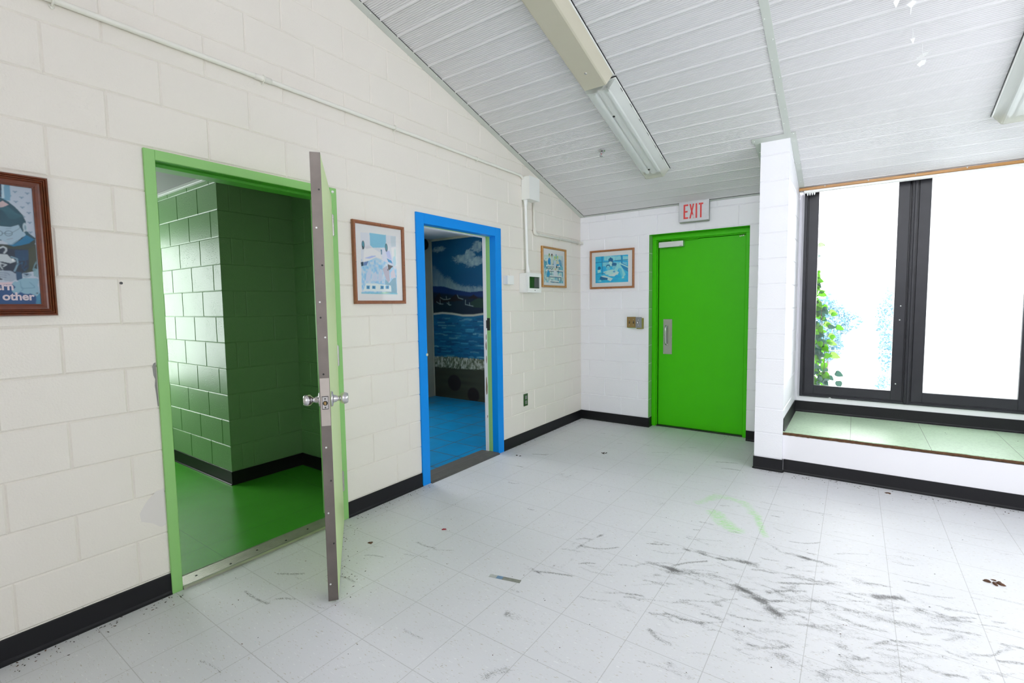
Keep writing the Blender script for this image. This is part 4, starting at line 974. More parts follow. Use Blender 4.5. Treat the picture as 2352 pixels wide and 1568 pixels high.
# children's poster at the left edge of the view
BIGP = [(0, 0), (0, .014), (.003, .021), (.008, .023), (.0105, .019), (.012, .023), (.0155, .0245), (.0175, .020), (.019, .024), (.022, .0255), (.0245, .021), (.0265, .018), (.032, .0185), (.039, .0165), (.0445, .0135), (.047, .013), (.047, .007)]
def paint_poster(c, T_, w, h):
    X = lambda q: T_(*q)
    c.mix(np.ones_like(c.u)*.4*c.noise(.05, .05, 2), (150, 170, 190))
    # wallpaper with small sprigs, window at upper left
    for i in range(14):
        for j in range(12):
            x = w-.012-.034*i-(.017 if j % 2 else 0); z = h-.02-.019*j
            for da, dz in ((0, 0), (.004, .002), (-.004, .0015), (0, -.003)): c.ell(x+da, z+dz, .0024, .0018, (62, 108, 140), .8)
    c.poly(TT(T_, [(-400, 0), (150, 0), (150, 290), (-400, 300)]), (104, 150, 176)); c.poly(TT(T_, [(-300, 0), (62, 0), (62, 260), (-300, 260)]), (30, 54, 78))
    c.poly(TT(T_, [(62, 0), (88, 0), (90, 270), (64, 270)]), (172, 196, 208)); c.poly(TT(T_, [(0, 0), (34, 0), (36, 250), (0, 240)]), (150, 178, 196), .6)
    # hair
    c.poly(TT(T_, [(-260, 640), (-250, 420), (-120, 300), (0, 262), (60, 268), (130, 300), (210, 360), (270, 420), (300, 480), (300, 560), (340, 600), (395, 640), (380, 660), (240, 640), (-100, 680)]), (24, 72, 88))
    for i in range(16):
        c.line(TT(T_, [(10+i*4, 350-i*3), (80+i*9, 380+i*2), (150+i*9, 470-i*3)]), .0013, (58, 112, 128), .5, .0016)
    c.poly(TT(T_, [(12, 338), (28, 310), (70, 292), (130, 326), (80, 346), (30, 352)]), (186, 164, 166))
    # face
    c.poly(TT(T_, [(-190, 560), (-160, 500), (-60, 500), (40, 520), (150, 530), (225, 510), (262, 570), (290, 590), (300, 610), (240, 640), (200, 690), (130, 700), (60, 660), (0, 640), (-120, 660)]), (150, 176, 192))
    c.poly(TT(T_, [(-190, 520), (-40, 470), (120, 500), (225, 500), (230, 470), (60, 440), (-120, 450)]), (24, 72, 88))
    for i in range(10): c.line(TT(T_, [(-20+i*17, 470), (-10+i*17, 500+(i % 3)*9)]), .0015, (40, 90, 104), .8)
    c.poly(TT(T_, [(100, 690), (150, 700), (240, 640), (235, 700), (160, 716)]), (92, 130, 152), .7)
    c.ell(*X((290, 532)), .0062, .0165, (170, 190, 198)); c.ell(*X((292, 535)), .003, .010, (110, 140, 156)); c.ell(*X((280, 570)), .0014, .0022, (225, 232, 232))
    for cx in (125, 28, -80):
        for k in range(24):
            a0_, a1_ = 2*PI*k/24, 2*PI*(k+1)/24
            c.line([X((cx+37*math.cos(a0_), 592+25*math.sin(a0_))), X((cx+37*math.cos(a1_), 592+25*math.sin(a1_)))], .0013, (40, 52, 62), .9)
    c.line(TT(T_, [(66, 592), (88, 590)]), .0013, (40, 52, 62)); c.line(TT(T_, [(160, 585), (225, 550), (262, 520)]), .0012, (60, 74, 84), .9)
    c.line(TT(T_, [(95, 592), (130, 598), (150, 592)]), .0018, (52, 74, 90), .9); c.line(TT(T_, [(100, 548), (150, 545)]), .0018, (60, 86, 104), .6)
    c.line(TT(T_, [(108, 652), (140, 646), (165, 640)]), .0016, (120, 96, 112), .8)
    # turtleneck and dark pinafore
    c.poly(TT(T_, [(-1500, 1100), (-700, 900), (-300, 760), (-100, 700), (100, 700), (160, 712), (250, 640), (300, 610), (390, 640), (395, 980), (-300, 1150), (-1500, 1200)]), (40, 54, 50))
    c.poly(TT(T_, [(100, 700), (160, 708), (240, 660), (300, 606), (385, 650), (330, 690), (240, 712), (170, 722)]), (6, 106, 148))
    c.poly(TT(T_, [(-300, 790), (60, 740), (170, 745), (325, 755), (322, 960), (200, 1060), (-300, 1140), (-1000, 1140), (-900, 1000)]), (12, 36, 58)); c.poly(TT(T_, [(180, 760), (320, 758), (320, 860), (240, 880), (190, 830)]), (10, 62, 98), .8)
    c.poly(TT(T_, [(320, 750), (395, 700), (410, 960), (330, 985)]), (54, 62, 46))
    # toy dinosaur skeleton
    D_ = (176, 186, 192)
    c.line(TT(T_, [(-40, 720), (20, 745), (70, 725), (98, 740), (100, 765), (80, 790)]), .0052, D_, 1)
    c.poly(TT(T_, [(10, 835), (30, 800), (110, 805), (150, 850), (190, 865), (190, 882), (140, 900), (60, 880), (10, 880)]), D_)
    c.line(TT(T_, [(150, 830), (205, 850), (215, 900), (195, 950), (180, 985)]), .0050, (112, 146, 164), 1); c.ell(*X((165, 862)), .003, .005, (225, 228, 228))
    for q in ([(20, 880), (0, 930), (30, 970)], [(40, 890), (40, 930), (60, 960)], [(50, 900), (100, 915), (70, 935)], [(10, 830), (-20, 870), (-10, 930)]): c.line(TT(T_, q), .0036, D_, 1)
    for i in range(7): c.poly(TT(T_, [(10+i*2, 850+i*13), (-2+i*2, 856+i*13), (12+i*2, 862+i*13)]), D_)
    # hand and cuff
    c.poly(TT(T_, [(10, 985), (60, 975), (150, 985), (200, 1020), (195, 1080), (150, 1105), (80, 1095), (30, 1050)]), (146, 160, 176))
    for q in ([(15, 1000), (110, 1008), (130, 1030)], [(22, 1020), (100, 1032)], [(30, 1042), (95, 1058)]): c.line(TT(T_, q), .0018, (70, 92, 112), .9)
    for yy in (990, 1012, 1035, 1058): c.line(TT(T_, [(16, yy), (70, yy+8)]), .0046, (168, 180, 192), .45)
    c.poly(TT(T_, [(195, 990), (250, 1000), (262, 1080), (200, 1090)]), (16, 66, 100))
    # clutter at the right: blue shapes and scissors-like forms
    for i in range(22):
        a = c.rng.uniform(225, 320); b = c.rng.uniform(830, 960); c.line(TT(T_, [(a, b), (a+c.rng.uniform(-25, 25), b+c.rng.uniform(10, 40))]), .002, [(8, 62, 104), (18, 92, 134), (6, 30, 58)][i % 3], .8)
    c.poly(TT(T_, [(262, 1000), (345, 1010), (350, 1035), (300, 1060), (262, 1050)]), (120, 146, 164), .8); c.poly(TT(T_, [(270, 1010), (330, 1020), (300, 1035)]), (20, 50, 76))
    c.poly(TT(T_, [(362, 960), (380, 900), (402, 870), (412, 990), (420, 1060), (370, 1040)]), (110, 150, 160), .8); c.poly(TT(T_, [(375, 950), (398, 900), (405, 960)]), (40, 50, 48))
    c.poly(TT(T_, [(-1600, 1124), (170, 1112), (170, 1140), (-1600, 1150)]), (206, 182, 190))
    c.poly(TT(T_, [(-1600, 1150), (170, 1140), (395, 1260), (395, 1400), (-1600, 1400)]), (4, 66, 118)); c.poly(TT(T_, [(395, 1250), (440, 1240), (445, 1400), (395, 1400)]), (60, 128, 160))
    P1 = (128, 166, 184)
    c.poly(TT(T_, [(210, 1090), (260, 1066), (400, 1064), (420, 1080), (412, 1140), (430, 1240), (400, 1284), (380, 1270), (345, 1250), (280, 1250), (240, 1230), (200, 1262), (160, 1230), (152, 1205), (190, 1170), (150, 1130), (180, 1100), (215, 1110)]), P1)
    c.line(TT(T_, [(245, 1170), (265, 1185), (375, 1178), (380, 1165), (330, 1112)]), .0016, (70, 112, 138), .9); c.line(TT(T_, [(235, 1100), (245, 1165), (262, 1200), (200, 1262)]), .0014, (70, 112, 138), .8)
    c.ell(*X((405, 1243)), .003, .0025, (60, 70, 74))
def PT(w, h):
    T1 = homog([(0, 150), (360, 190), (440, 1385), (0, 1385)], 1.0, h)
    # the visible strip spans w-0.097 (top) .. w-0.122 (bottom) to w
    def T_(a, b):
        u, v = T1(a, b); s_ = 0.122+(0.097-0.122)*min(1, max(0, v/h)); return (w-s_*(1-u), v)
    return T_
t, pr, _ = framed('poster_picture', 'wood framed poster of a child in glasses holding a toy skeleton, with white lettering', 'left', -5.135, -4.657, 1.37, 1.922, BIGP, M_MAHOG,
    [(0, 0), (1, 0), (1, 1), (0, 1)], 0.0019, (176, 186, 198), lambda c, T_, w, h: paint_poster(c, PT(w, h), w, h), nails=False, gm=M_MATTEG)
def text_mesh(name, body, size, material, parent, fn, off=0.0, sx=1.0):
    cu = bpy.data.curves.new(name, 'FONT'); cu.body = body; cu.size = size; cu.offset = off; cu.extrude = 0.0002; cu.resolution_u = 6
    to = bpy.data.objects.new(name, cu); C.objects.link(to); bpy.context.view_layer.update()
    me = to.to_mesh(); m_ = MB(); o3 = min(v.co.x for v in me.vertices)
    m_.add([fn((v.co.x-o3)*sx, v.co.y, v.co.z) for v in me.vertices], [tuple(p.vertices) for p in me.polygons])
    to.to_mesh_clear(); bpy.data.objects.remove(to); bpy.data.curves.remove(cu)
    return obj(name, m_, material, parent)
M_LET = mat('poster_lettering', L3(206, 192, 198), 0.5)
text_mesh('poster_lettering', 'arn', 0.042, M_LET, pr, lambda x, y_, z: (0.0086+z, -4.829+x, 1.472+y_), 0.0013, 0.92)
text_mesh('poster_lettering', 'other', 0.042, M_LET, pr, lambda x, y_, z: (0.0086+z, -4.811+x, 1.433+y_), 0.0013, 0.93)

def paint_hats(c, T_, w, h):
    c.rect(.0, w+.01, 0, h+.01, (222, 222, 220)); q = TT(T_, [(285, 310), (870, 375), (890, 1305), (310, 1300)])
    c.poly(q, (212, 216, 222)); n = c.noise(.03, .03, 4); n_b = c.noise(.012, .016, 6)
    c.poly(TT(T_, [(435, 320), (705, 355), (705, 560), (490, 560), (445, 520)]), (128, 190, 214))
    c.poly(TT(T_, [(780, 375), (865, 380), (865, 540), (790, 540)]), (196, 208, 214))
    # figures from the shoulders down: washes of pale blue
    body = TT(T_, [(300, 850), (340, 790), (540, 720), (640, 760), (760, 840), (850, 900), (885, 1060), (888, 1300), (312, 1298)])
    c.poly(body, (178, 208, 236)); ins = np.zeros(c.u.shape)
    m_ = ((c.v < T_(500, 760)[1]) & (c.v > T_(600, 1300)[1]) & (c.u > T_(300, 1000)[0]) & (c.u < T_(885, 1100)[0]))*1.0
    c.mix(m_*.8*np.clip((n-.4)*3, 0, 1), (140, 196, 226)); c.mix(m_*.8*np.clip((n_b-.5)*3, 0, 1), (206, 214, 238)); c.mix(m_*.5*np.clip((.4-n_b)*3, 0, 1), (100, 170, 206))
    for q in ([(385, 980), (440, 880), (470, 960), (440, 1090), (370, 1100)], [(480, 1000), (540, 940), (570, 1040), (540, 1110), (490, 1080)], [(570, 1080), (610, 900), (650, 920), (640, 1090), (600, 1110)]): c.poly(TT(T_, q), (198, 208, 240), .9)
    c.poly(TT(T_, [(650, 900), (720, 850), (760, 940), (770, 1090), (740, 1130), (700, 1050)]), (176, 170, 186)); c.poly(TT(T_, [(780, 960), (840, 900), (870, 1040), (790, 1050)]), (206, 200, 212))
    c.poly(TT(T_, [(690, 1060), (760, 1130), (830, 1050), (870, 1050), (888, 1300), (700, 1290)]), (104, 158, 176), .8); c.mix(m_*.0, (0, 0, 0))
    c.poly(TT(T_, [(292, 790), (335, 790), (340, 850), (300, 858)]), (30, 64, 86)); c.poly(TT(T_, [(340, 795), (420, 775), (390, 840), (342, 850)]), (98, 128, 176))
    c.poly(TT(T_, [(735, 825), (825, 860), (790, 890), (760, 925), (740, 900)]), (58, 46, 52)); c.ell(*T_(738, 918), .005, .006, (30, 26, 34))
    # two pale hats
    c.poly(TT(T_, [(335, 785), (340, 640), (355, 560), (420, 525), (480, 560), (610, 640), (632, 735), (540, 715), (430, 770)]), (240, 243, 248)); c.poly(TT(T_, [(350, 730), (470, 690), (540, 690), (540, 700), (440, 735)]), (176, 190, 226))
    c.poly(TT(T_, [(350, 545), (420, 525), (480, 560), (380, 580)]), (206, 206, 212))
    c.poly(TT(T_, [(640, 700), (625, 590), (680, 570), (700, 600), (770, 605), (810, 730), (870, 870), (780, 830), (660, 770)]), (206, 210, 226)); c.poly(TT(T_, [(700, 610), (765, 612), (800, 760), (730, 720)]), (176, 186, 222))
    c.poly(TT(T_, [(720, 730), (795, 768), (815, 818), (745, 790)]), (8, 136, 190)); c.poly(TT(T_, [(790, 560), (870, 550), (900, 860), (840, 860)]), (232, 238, 242), .7)
    for a, b in ((330, 515), (712, 560)):
        c.ell(*T_(a, b), .0115, .028, (30, 62, 72)); c.ell(*T_(a, b-6), .0075, .021, (72, 140, 158))
    c.ell(*T_(325, 560), .005, .012, (30, 50, 60)); c.poly(TT(T_, [(620, 590), (640, 590), (642, 670), (628, 670)]), (14, 110, 140))
    c.ell(*T_(855, 650), .009, .034, (204, 222, 218)); c.ell(*T_(845, 780), .014, .036, (168, 210, 222), .8)
    # row of little window boxes
    c.poly(TT(T_, [(330, 1260), (380, 1130), (570, 1140), (790, 1170), (795, 1265)]), (216, 238, 246))
    for a in (415, 508, 645, 730): c.poly(TT(T_, [(a-28, 1170), (a+28, 1172), (a+26, 1225), (a-30, 1222)]), (84, 158, 196)); c.ell(*T_(a, 1198), .006, .009, (60, 112, 150))
    c.line(TT(T_, [(310, 1285), (888, 1300)]), .010, (110, 190, 204), .8, .006); c.ell(*T_(690, 1285), .03, .006, (210, 236, 170), .6, 0, .01)
framed('small_framed_picture', 'upright brown framed pale blue print of figures in hats, left of the blue doorway', 'left', -3.213, -2.776, 1.408, 1.958, SMALLP, M_OAK,
    [(180, 165), (945, 280), (980, 1415), (230, 1415)], 0.0021, (226, 226, 224), paint_hats)

def paint_bench(c, T_, w, h):
    n = c.noise(.03, .04, 3); n2_ = c.noise(.015, .02, 7)
    c.poly(TT(T_, [(160, 300), (615, 330), (612, 965), (165, 935)]), (196, 220, 214))
    reg = ((c.u > T_(165, 600)[0]) & (c.u < T_(612, 600)[0]) & (c.v > T_(400, 960)[1]) & (c.v < T_(400, 420)[1]))*1.0
    c.mix(reg*np.clip((n-.3)*2, 0, 1)*.8, (84, 176, 196)); c.mix(reg*np.clip((.35-n)*3, 0, 1), (226, 232, 214)); c.mix(reg*np.clip((n2_-.62)*4, 0, 1)*.7, (22, 96, 128))
    c.poly(TT(T_, [(165, 460), (230, 440), (240, 560), (170, 620)]), (40, 140, 168), .6); c.poly(TT(T_, [(510, 400), (570, 440), (600, 560), (530, 600)]), (18, 134, 184), .7)
    c.poly(TT(T_, [(440, 290), (458, 290), (462, 400), (444, 400)]), (84, 158, 180)); c.poly(TT(T_, [(570, 340), (612, 345), (612, 600), (575, 560)]), (190, 206, 214), .7)
    for yy, x0, x1 in ((575, 220, 540), (680, 220, 600), (810, 240, 570), (925, 290, 510)):
        c.line(TT(T_, [(x0, yy-12), (x1, yy+6)]), .016, (226, 238, 236), .9, .004); c.line(TT(T_, [(x0+30, yy+8), (x1-10, yy+26)]), .010, (12, 84, 116), .8, .004)
    figs = [(288, 318, (96, 150, 66), (30, 140, 200)), (350, 325, (24, 24, 26), (206, 214, 200)), (420, 385, (166, 212, 84), (196, 214, 232)), (482, 375, (172, 206, 96), (214, 210, 180))]
    for a, b, hair, top_ in figs:
        c.poly(TT(T_, [(a-32, b+200), (a-30, b+90), (a, b+50), (a+28, b+90), (a+36, b+190)]), top_); c.line(TT(T_, [(a-10, b+200), (a-16, b+320)]), .010, (214, 210, 190), 1, .003); c.line(TT(T_, [(a+14, b+200), (a+18, b+310)]), .010, (214, 210, 190), 1, .003)
        c.ell(*T_(a, b), .016, .021, hair); c.ell(*T_(a+1, b+22), .010, .015, (206, 196, 166)); c.ell(*T_(a-12, b+322), .008, .006, (26, 42, 56)); c.ell(*T_(a+18, b+312), .008, .006, (26, 42, 56))
    c.poly(TT(T_, [(250, 440), (285, 430), (325, 500), (310, 545), (265, 520)]), (12, 132, 196)); c.poly(TT(T_, [(455, 525), (520, 528), (505, 575), (460, 560)]), (12, 140, 196))
    c.poly(TT(T_, [(370, 760), (400, 680), (460, 665), (480, 790), (430, 808)]), (214, 220, 236)); c.ell(*T_(435, 640), .014, .016, (206, 190, 150)); c.ell(*T_(425, 600), .016, .012, (214, 220, 232)); c.ell(*T_(462, 590), .010, .018, (20, 30, 40))
    c.poly(TT(T_, [(230, 820), (240, 700), (270, 670), (300, 700), (300, 800), (260, 830)]), (34, 150, 196)); c.ell(*T_(262, 690), .014, .014, (60, 150, 196)); c.ell(*T_(300, 695), .008, .008, (196, 150, 110))
    for a in (230, 288): c.line(TT(T_, [(a, 800), (a-8, 905)]), .008, (150, 140, 120), .9, .003)
framed('small_framed_picture', 'honey framed watercolour of children on benches, right of the white alarm panel', 'left', -0.893, -0.382, 1.572, 2.0, SMALLP, M_HONEY,
    [(122, 148), (648, 232), (645, 1030), (138, 1010)], 0.0021, (220, 224, 224), paint_bench)

def paint_reading(c, T_, w, h):
    n = c.noise(.02, .03, 3); n2_ = c.noise(.05, .012, 7)
    S = TT(T_, [(1355, 345), (2125, 292), (2118, 930), (1355, 955)])
    c.poly(S, (28, 182, 232)); reg = ((c.u > S[0][0]) & (c.u < S[1][0]) & (c.v > S[3][1]+.004) & (c.v < S[0][1]-.002))*1.0
    c.mix(reg*.5*n, (70, 204, 240)); c.mix(reg*.5*np.clip((n2_-.5)*3, 0, 1), (8, 156, 214))
    Lc, Dk, Md = (178, 234, 248), (6, 106, 160), (10, 140, 196)
    for a in range(1560, 2110, 34):      # shelves of books behind
        c.poly(TT(T_, [(a, 330), (a+24, 328), (a+24, 420), (a, 440)]), Lc, .75); c.poly(TT(T_, [(a-40, 470), (a-18, 466), (a-18, 560), (a-40, 575)]), Lc, .6)
    for q in ([(1500, 340), (1525, 340), (1525, 760), (1500, 760)], [(1950, 300), (1990, 300), (1995, 520), (1955, 520)], [(1360, 470), (1700, 450), (1700, 470), (1360, 492)], [(1800, 425), (2120, 400), (2120, 425), (1800, 450)]): c.poly(TT(T_, q), Md)
    c.poly(TT(T_, [(2000, 500), (2120, 560), (2120, 700), (1900, 560)]), Md); c.line(TT(T_, [(1930, 500), (2120, 590)]), .012, Lc, .9, .003)
    c.poly(TT(T_, [(1660, 470), (1660, 400), (1710, 355), (1770, 395), (1770, 500)]), Dk); c.poly(TT(T_, [(1665, 470), (1700, 450), (1750, 465), (1745, 560), (1700, 545)]), Lc)
    c.poly(TT(T_, [(1830, 500), (1930, 520), (2010, 640), (2060, 760), (2000, 830), (1960, 700), (1900, 620), (1840, 720), (1790, 660)]), (140, 218, 242)); c.poly(TT(T_, [(1890, 600), (1960, 620), (1990, 760), (1960, 820)]), (90, 200, 236))
    for cx, cy, rx, ry in ((1650, 600, 50, 62), (1790, 580, 52, 64)):
        c.ell(*T_(cx, cy-26), .026, .024, Dk); c.ell(*T_(cx, cy+4), .0215, .025, (120, 208, 236)); c.ell(*T_(cx-12, cy), .0035, .0025, Dk); c.ell(*T_(cx+14, cy), .0035, .0025, Dk); c.line(TT(T_, [(cx-12, cy+32), (cx+14, cy+32)]), .003, Md)
    c.ell(*T_(1795, 520), .030, .018, Dk)
    c.poly(TT(T_, [(1530, 700), (1650, 660), (1760, 640), (1880, 690), (1880, 760), (1740, 780), (1600, 760)]), Lc); c.poly(TT(T_, [(1640, 790), (1890, 690), (1900, 720), (1790, 800)]), (206, 240, 250)); c.ell(*T_(1790, 690), .016, .010, Md, .8)
    c.poly(TT(T_, [(1480, 790), (1560, 780), (1760, 850), (1700, 915), (1560, 840)]), (196, 238, 250)); c.poly(TT(T_, [(1470, 800), (1540, 820), (1640, 840), (1630, 885), (1500, 890), (1450, 860)]), Dk)
    c.ell(*T_(1445, 610), .019, .020, Dk); c.poly(TT(T_, [(1400, 660), (1470, 640), (1480, 700), (1410, 725)]), Lc); c.poly(TT(T_, [(1960, 845), (1990, 800), (2030, 835), (2000, 850)]), Lc)
    c.line(TT(T_, [(1370, 745), (1600, 720)]), .006, Dk, .7, .003); c.poly(TT(T_, [(1400, 910), (1480, 890), (1490, 925)]), Lc, .7)
framed('small_framed_picture', 'brown framed bright cyan print of children reading together on the floor, beside the exit door', 'far', 0.13, 0.672, 1.562, 2.006, SMALLP, M_TAN,
    [(1268, 258), (2228, 182), (2208, 1030), (1268, 1052)], 0.0021, (236, 234, 238), paint_reading)

# ------------------------------------------------------------------ exit sign
t = thing('exit_sign', (1.31, -0.03, 2.212), 'silver and red EXIT sign mounted above the green door', 'exit sign')
mb = MB(); mb.box(1.172, 1.472, -0.060, -0.048, 2.218, 2.424, 0.005, seg=2); face = obj('sign_face', mb, M_SILVER, t)
mb = MB(); mb.box(1.177, 1.467, -0.048, -0.0015, 2.212, 2.418, 0.003); obj('housing', mb, mat('green_stained_housing', (0.30, 0.34, 0.27), 0.5), t)
lz0, lz1 = 2.248, 2.394
mb = MB(); yf = -0.0606
def letter(q): mb.prism(q, lambda u, v, t_: (u, yf-.0006+.0016*t_, v), 0, 1)
lm = 2.3205; b_ = .0165
letter([(1.221, lz0), (1.268, lz0), (1.268, lz0+b_), (1.221+b_, lz0+b_), (1.221+b_, lm-b_/2), (1.262, lm-b_/2), (1.262, lm+b_/2), (1.221+b_, lm+b_/2), (1.221+b_, lz1-b_), (1.268, lz1-b_), (1.268, lz1), (1.221, lz1)])
letter([(1.279, lz0), (1.2945, lz0), (1.3035, lm-.026), (1.3125, lz0), (1.328, lz0), (1.3115, lm), (1.328, lz1), (1.3125, lz1), (1.3035, lm+.026), (1.2945, lz1), (1.279, lz1), (1.2955, lm)])
letter([(1.341, lz0), (1.341+b_, lz0), (1.341+b_, lz1), (1.341, lz1)])
letter([(1.385, lz0), (1.385+b_, lz0), (1.385+b_, lz1-b_), (1.415, lz1-b_), (1.415, lz1), (1.371, lz1), (1.371, lz1-b_), (1.385, lz1-b_)])
obj('exit_letters', mb, M_RED, face)
mb = MB()
mb.prism([(1.306, 2.283), (1.309, 2.287), (1.331, 2.268), (1.328, 2.264)], lambda u, v, s: (u, yf-.0016+.0006*s, v), 0, 1)
mb.prism([(1.303, 2.276), (1.306, 2.279), (1.326, 2.262), (1.322, 2.250), (1.300, 2.252)], lambda u, v, s: (u, yf-.0016+.0006*s, v), 0, 1)
obj('worn_scrape', mb, M_SILVER, face)

# ------------------------------------------------------------------ boxes, conduits, alarm panel
M_CONDUIT = mat('painted_conduit', (0.80, 0.79, 0.72), 0.4)
def clip(m_, y, z, x=0.0, vertical=False):
    m_.box(x-.0, x+.004, y-.010, y+.010, z-.024, z+.022, 0.0015); m_.tube([(x+.002, y, z+.016), (x+.018, y, z+.019), (x+.032, y, z+.010), (x+.034, y, z-.002), (x+.028, y, z-.013), (x+.010, y, z-.018), (x+.002, y, z-.019)], .0035, 8)
    m_.lathe([(.006, 0), (.005, .003), (0, .004)], (x+.004, y, z-.026), (1, 0, 0), 10)
t = thing('wall_conduit', (0.017, -4.4, 2.637), 'long white painted conduit running high along the left wall to the junction box', 'conduit')
mb = MB(); mb.tube([(0.0165, BACK+.01, 2.634), (0.0165, -4.0, 2.637), (0.0165, -1.29, 2.637), (0.0165, -1.262, 2.63), (0.0165, -1.236, 2.612)], 0.0125, 14)
mb = mb; obj('pipe', mb, M_CONDUIT, t)
for y in (-4.60, -3.752, -2.832, -1.931):
    mb = MB(); clip(mb, y, 2.637); obj('clip', mb, M_CONDUIT, t)
mb = MB(); mb.tube([(0.0165, -3.80, 2.637), (0.0165, -3.71, 2.637)], 0.0155, 14); obj('coupling', mb, M_CONDUIT, t)
t = thing('junction_box', (0.05, -1.15, 2.41), 'white metal junction box high on the left wall', 'junction box')
mb = MB(); mb.box(0.001, 0.094, -1.240, -1.062, 2.410, 2.628, 0.0015); obj('body', mb, M_WHITEM, t)
mb = MB(); mb.box(0.094, 0.0975, -1.242, -1.060, 2.408, 2.630, 0.001); obj('cover', mb, M_WHITEM, t)
t = thing('cable_raceway', (0.03, -1.2, 1.71), 'white vertical cable raceway between junction box and alarm panel', 'raceway')
mb = MB(); mb.tube([(0.036, -1.222, 2.409), (0.036, -1.221, 2.385), (0.034, -1.219, 2.35), (0.033, -1.217, 2.33), (0.033, -1.200, 1.80), (0.033, -1.199, 1.79), (0.035, -1.197, 1.75), (0.037, -1.195, 1.72), (0.037, -1.195, 1.698)],
    [0.021, 0.020, 0.014, 0.0125, 0.0125, 0.0125, 0.017, 0.022, 0.022], 16); obj('channel', mb, M_PLASTIC, t)
t = thing('wall_conduit', (0.02, -0.55, 2.1), 'short white conduit dropping from the junction box and running to the corner', 'conduit')
mb = MB(); mb.tube([(0.02, -1.048, 2.409), (0.02, -1.043, 2.15), (0.02, -1.040, 2.125), (0.02, -1.032, 2.112), (0.02, -1.016, 2.106), (0.02, -0.98, 2.105), (0.02, -0.04, 2.105)], 0.0125, 14); obj('pipe', mb, M_CONDUIT, t)
mb = MB(); mb.tube([(0.02, -1.0405, 2.16), (0.02, -1.040, 2.128), (0.02, -1.033, 2.112), (0.02, -1.018, 2.1055), (0.02, -0.975, 2.105)], 0.0165, 14); obj('elbow', mb, M_CONDUIT, t)
mb = MB(); mb.box(0.002, 0.042, -0.075, -0.004, 2.09, 2.122, 0.004); obj('corner_fitting', mb, M_CONDUIT, t)
for y in (-0.53, -0.093):
    mb = MB(); clip(mb, y, 2.105); obj('clip', mb, M_CONDUIT, t)
t = thing('alarm_panel', (0.05, -1.18, 1.508), 'white wall mounted alarm panel with a small dark window', 'control panel')
mb = MB(); mb.box(0.001, 0.085, -1.298, -1.054, 1.508, 1.697, 0.003); obj('body', mb, M_PLASTIC, t)
dr = MB()
for a, b, c, e in minus((-1.298, -1.054, 1.508, 1.697), [(-1.268, -1.079, 1.549, 1.662)]): dr.box(0.0862, 0.1035, a, b, c, e)
dr = obj('door', dr, M_PLASTIC, t)
mb = MB(); mb.box(0.090, 0.0925, -1.268, -1.079, 1.549, 1.662, mi=0); mb.box(0.0925, 0.096, -1.262, -1.178, 1.556, 1.655, mi=1); mb.box(0.0925, 0.0955, -1.168, -1.086, 1.556, 1.655, mi=2)
obj('display_window', mb, [mat('dark_green_display', (0.01, 0.06, 0.015), 0.15), mat('dark_display', (0.012, 0.05, 0.014), 0.12), mat('grey_display', (0.07, 0.075, 0.08), 0.2)], dr)
mb = MB(); mb.cyl((0.1034, -1.172, 1.529), (0.1045, -1.172, 1.529), 0.0055); obj('key_lock', mb, M_DARKM, dr)
t = thing('sensor_box', (0.03, -1.51, 1.58), 'small plain white box on the wall beside the blue doorway', 'wall box')
mb = MB(); mb.box(0.001, 0.049, -1.562, -1.462, 1.581, 1.662, 0.003); obj('body', mb, M_PLASTIC, t)
mb = MB(); mb.box(0.049, 0.056, -1.5625, -1.4615, 1.5805, 1.6625, 0.0025); obj('cover', mb, M_PLASTIC, t)
t = thing('wall_outlet', (0.003, -1.211, 0.366), 'green plated power outlet low on the left wall', 'outlet')
mb = MB(); mb.box(0.0005, 0.006, -1.248, -1.174, 0.368, 0.492, 0.002); op = obj('cover_plate', mb, mat('dark_green_plate', L3(46, 84, 40), 0.4), t)
for zc in (0.455, 0.405):
    mb = MB(); mb.box(0.005, 0.0085, -1.227, -1.195, zc-.017, zc+.017, 0.004, mi=0)
    for yy in (-1.218, -1.204): mb.box(0.0084, 0.0088, yy-.0013, yy+.0013, zc-.003, zc+.008, mi=1)
    mb.cyl((0.0084, -1.211, zc-.010), (0.0088, -1.211, zc-.010), .0022, seg=10, mi=1); obj('socket', mb, [mat('grey_socket', (.25, .27, .25), .4), M_DARKM], t)
# switch plates
t = thing('light_switch', (0.65, -0.015, 1.116), 'aged brass double switch plate left of the exit door', 'switch')
mb = MB(); mb.box(0.607, 0.700, -0.030, -0.0015, 1.113, 1.228, 0.002); obj('back_box', mb, M_PALEG, t)
mb = MB(); mb.box(0.598, 0.7045, -0.034, -0.030, 1.117, 1.237, 0.0015); obj('switch_plate', mb, M_BRASS, t)
for x in (0.627, 0.675):
    mb = MB(); mb.box(x-.006, x+.006, -0.0348, -0.0338, 1.165, 1.191, 0.0005, mi=0); mb.box(x-.0035, x+.0035, -0.044, -0.034, 1.176, 1.189, 0.001, mi=1)
    obj('toggle', mb, [M_DARKM, mat('grey_toggle', (.22, .17, .13), .4)], t)
for x in (0.627, 0.675):
    for z in (1.148, 1.207): mb = MB(); mb.lathe([(.0032, 0), (.0028, .001), (0, .0014)], (x, -0.034, z), (0, -1, 0), 10); obj('screw', mb, M_SCREW, t)
t = thing('key_switch', (0.745, -0.02, 1.11), 'steel key switch plate beside the brass switch', 'switch')
mb = MB(); mb.box(0.715, 0.783, -0.045, -0.0015, 1.105, 1.224, 0.002); obj('back_box', mb, mat('brass_green_box', L3(146, 140, 60), .5), t)
mb = MB(); mb.box(0.7055, 0.776, -0.049, -0.045, 1.115, 1.235, 0.0015); obj('switch_plate', mb, mat('grey_cast_plate', (.30, .31, .33), .45, .6, bump=(120, .3)), t)
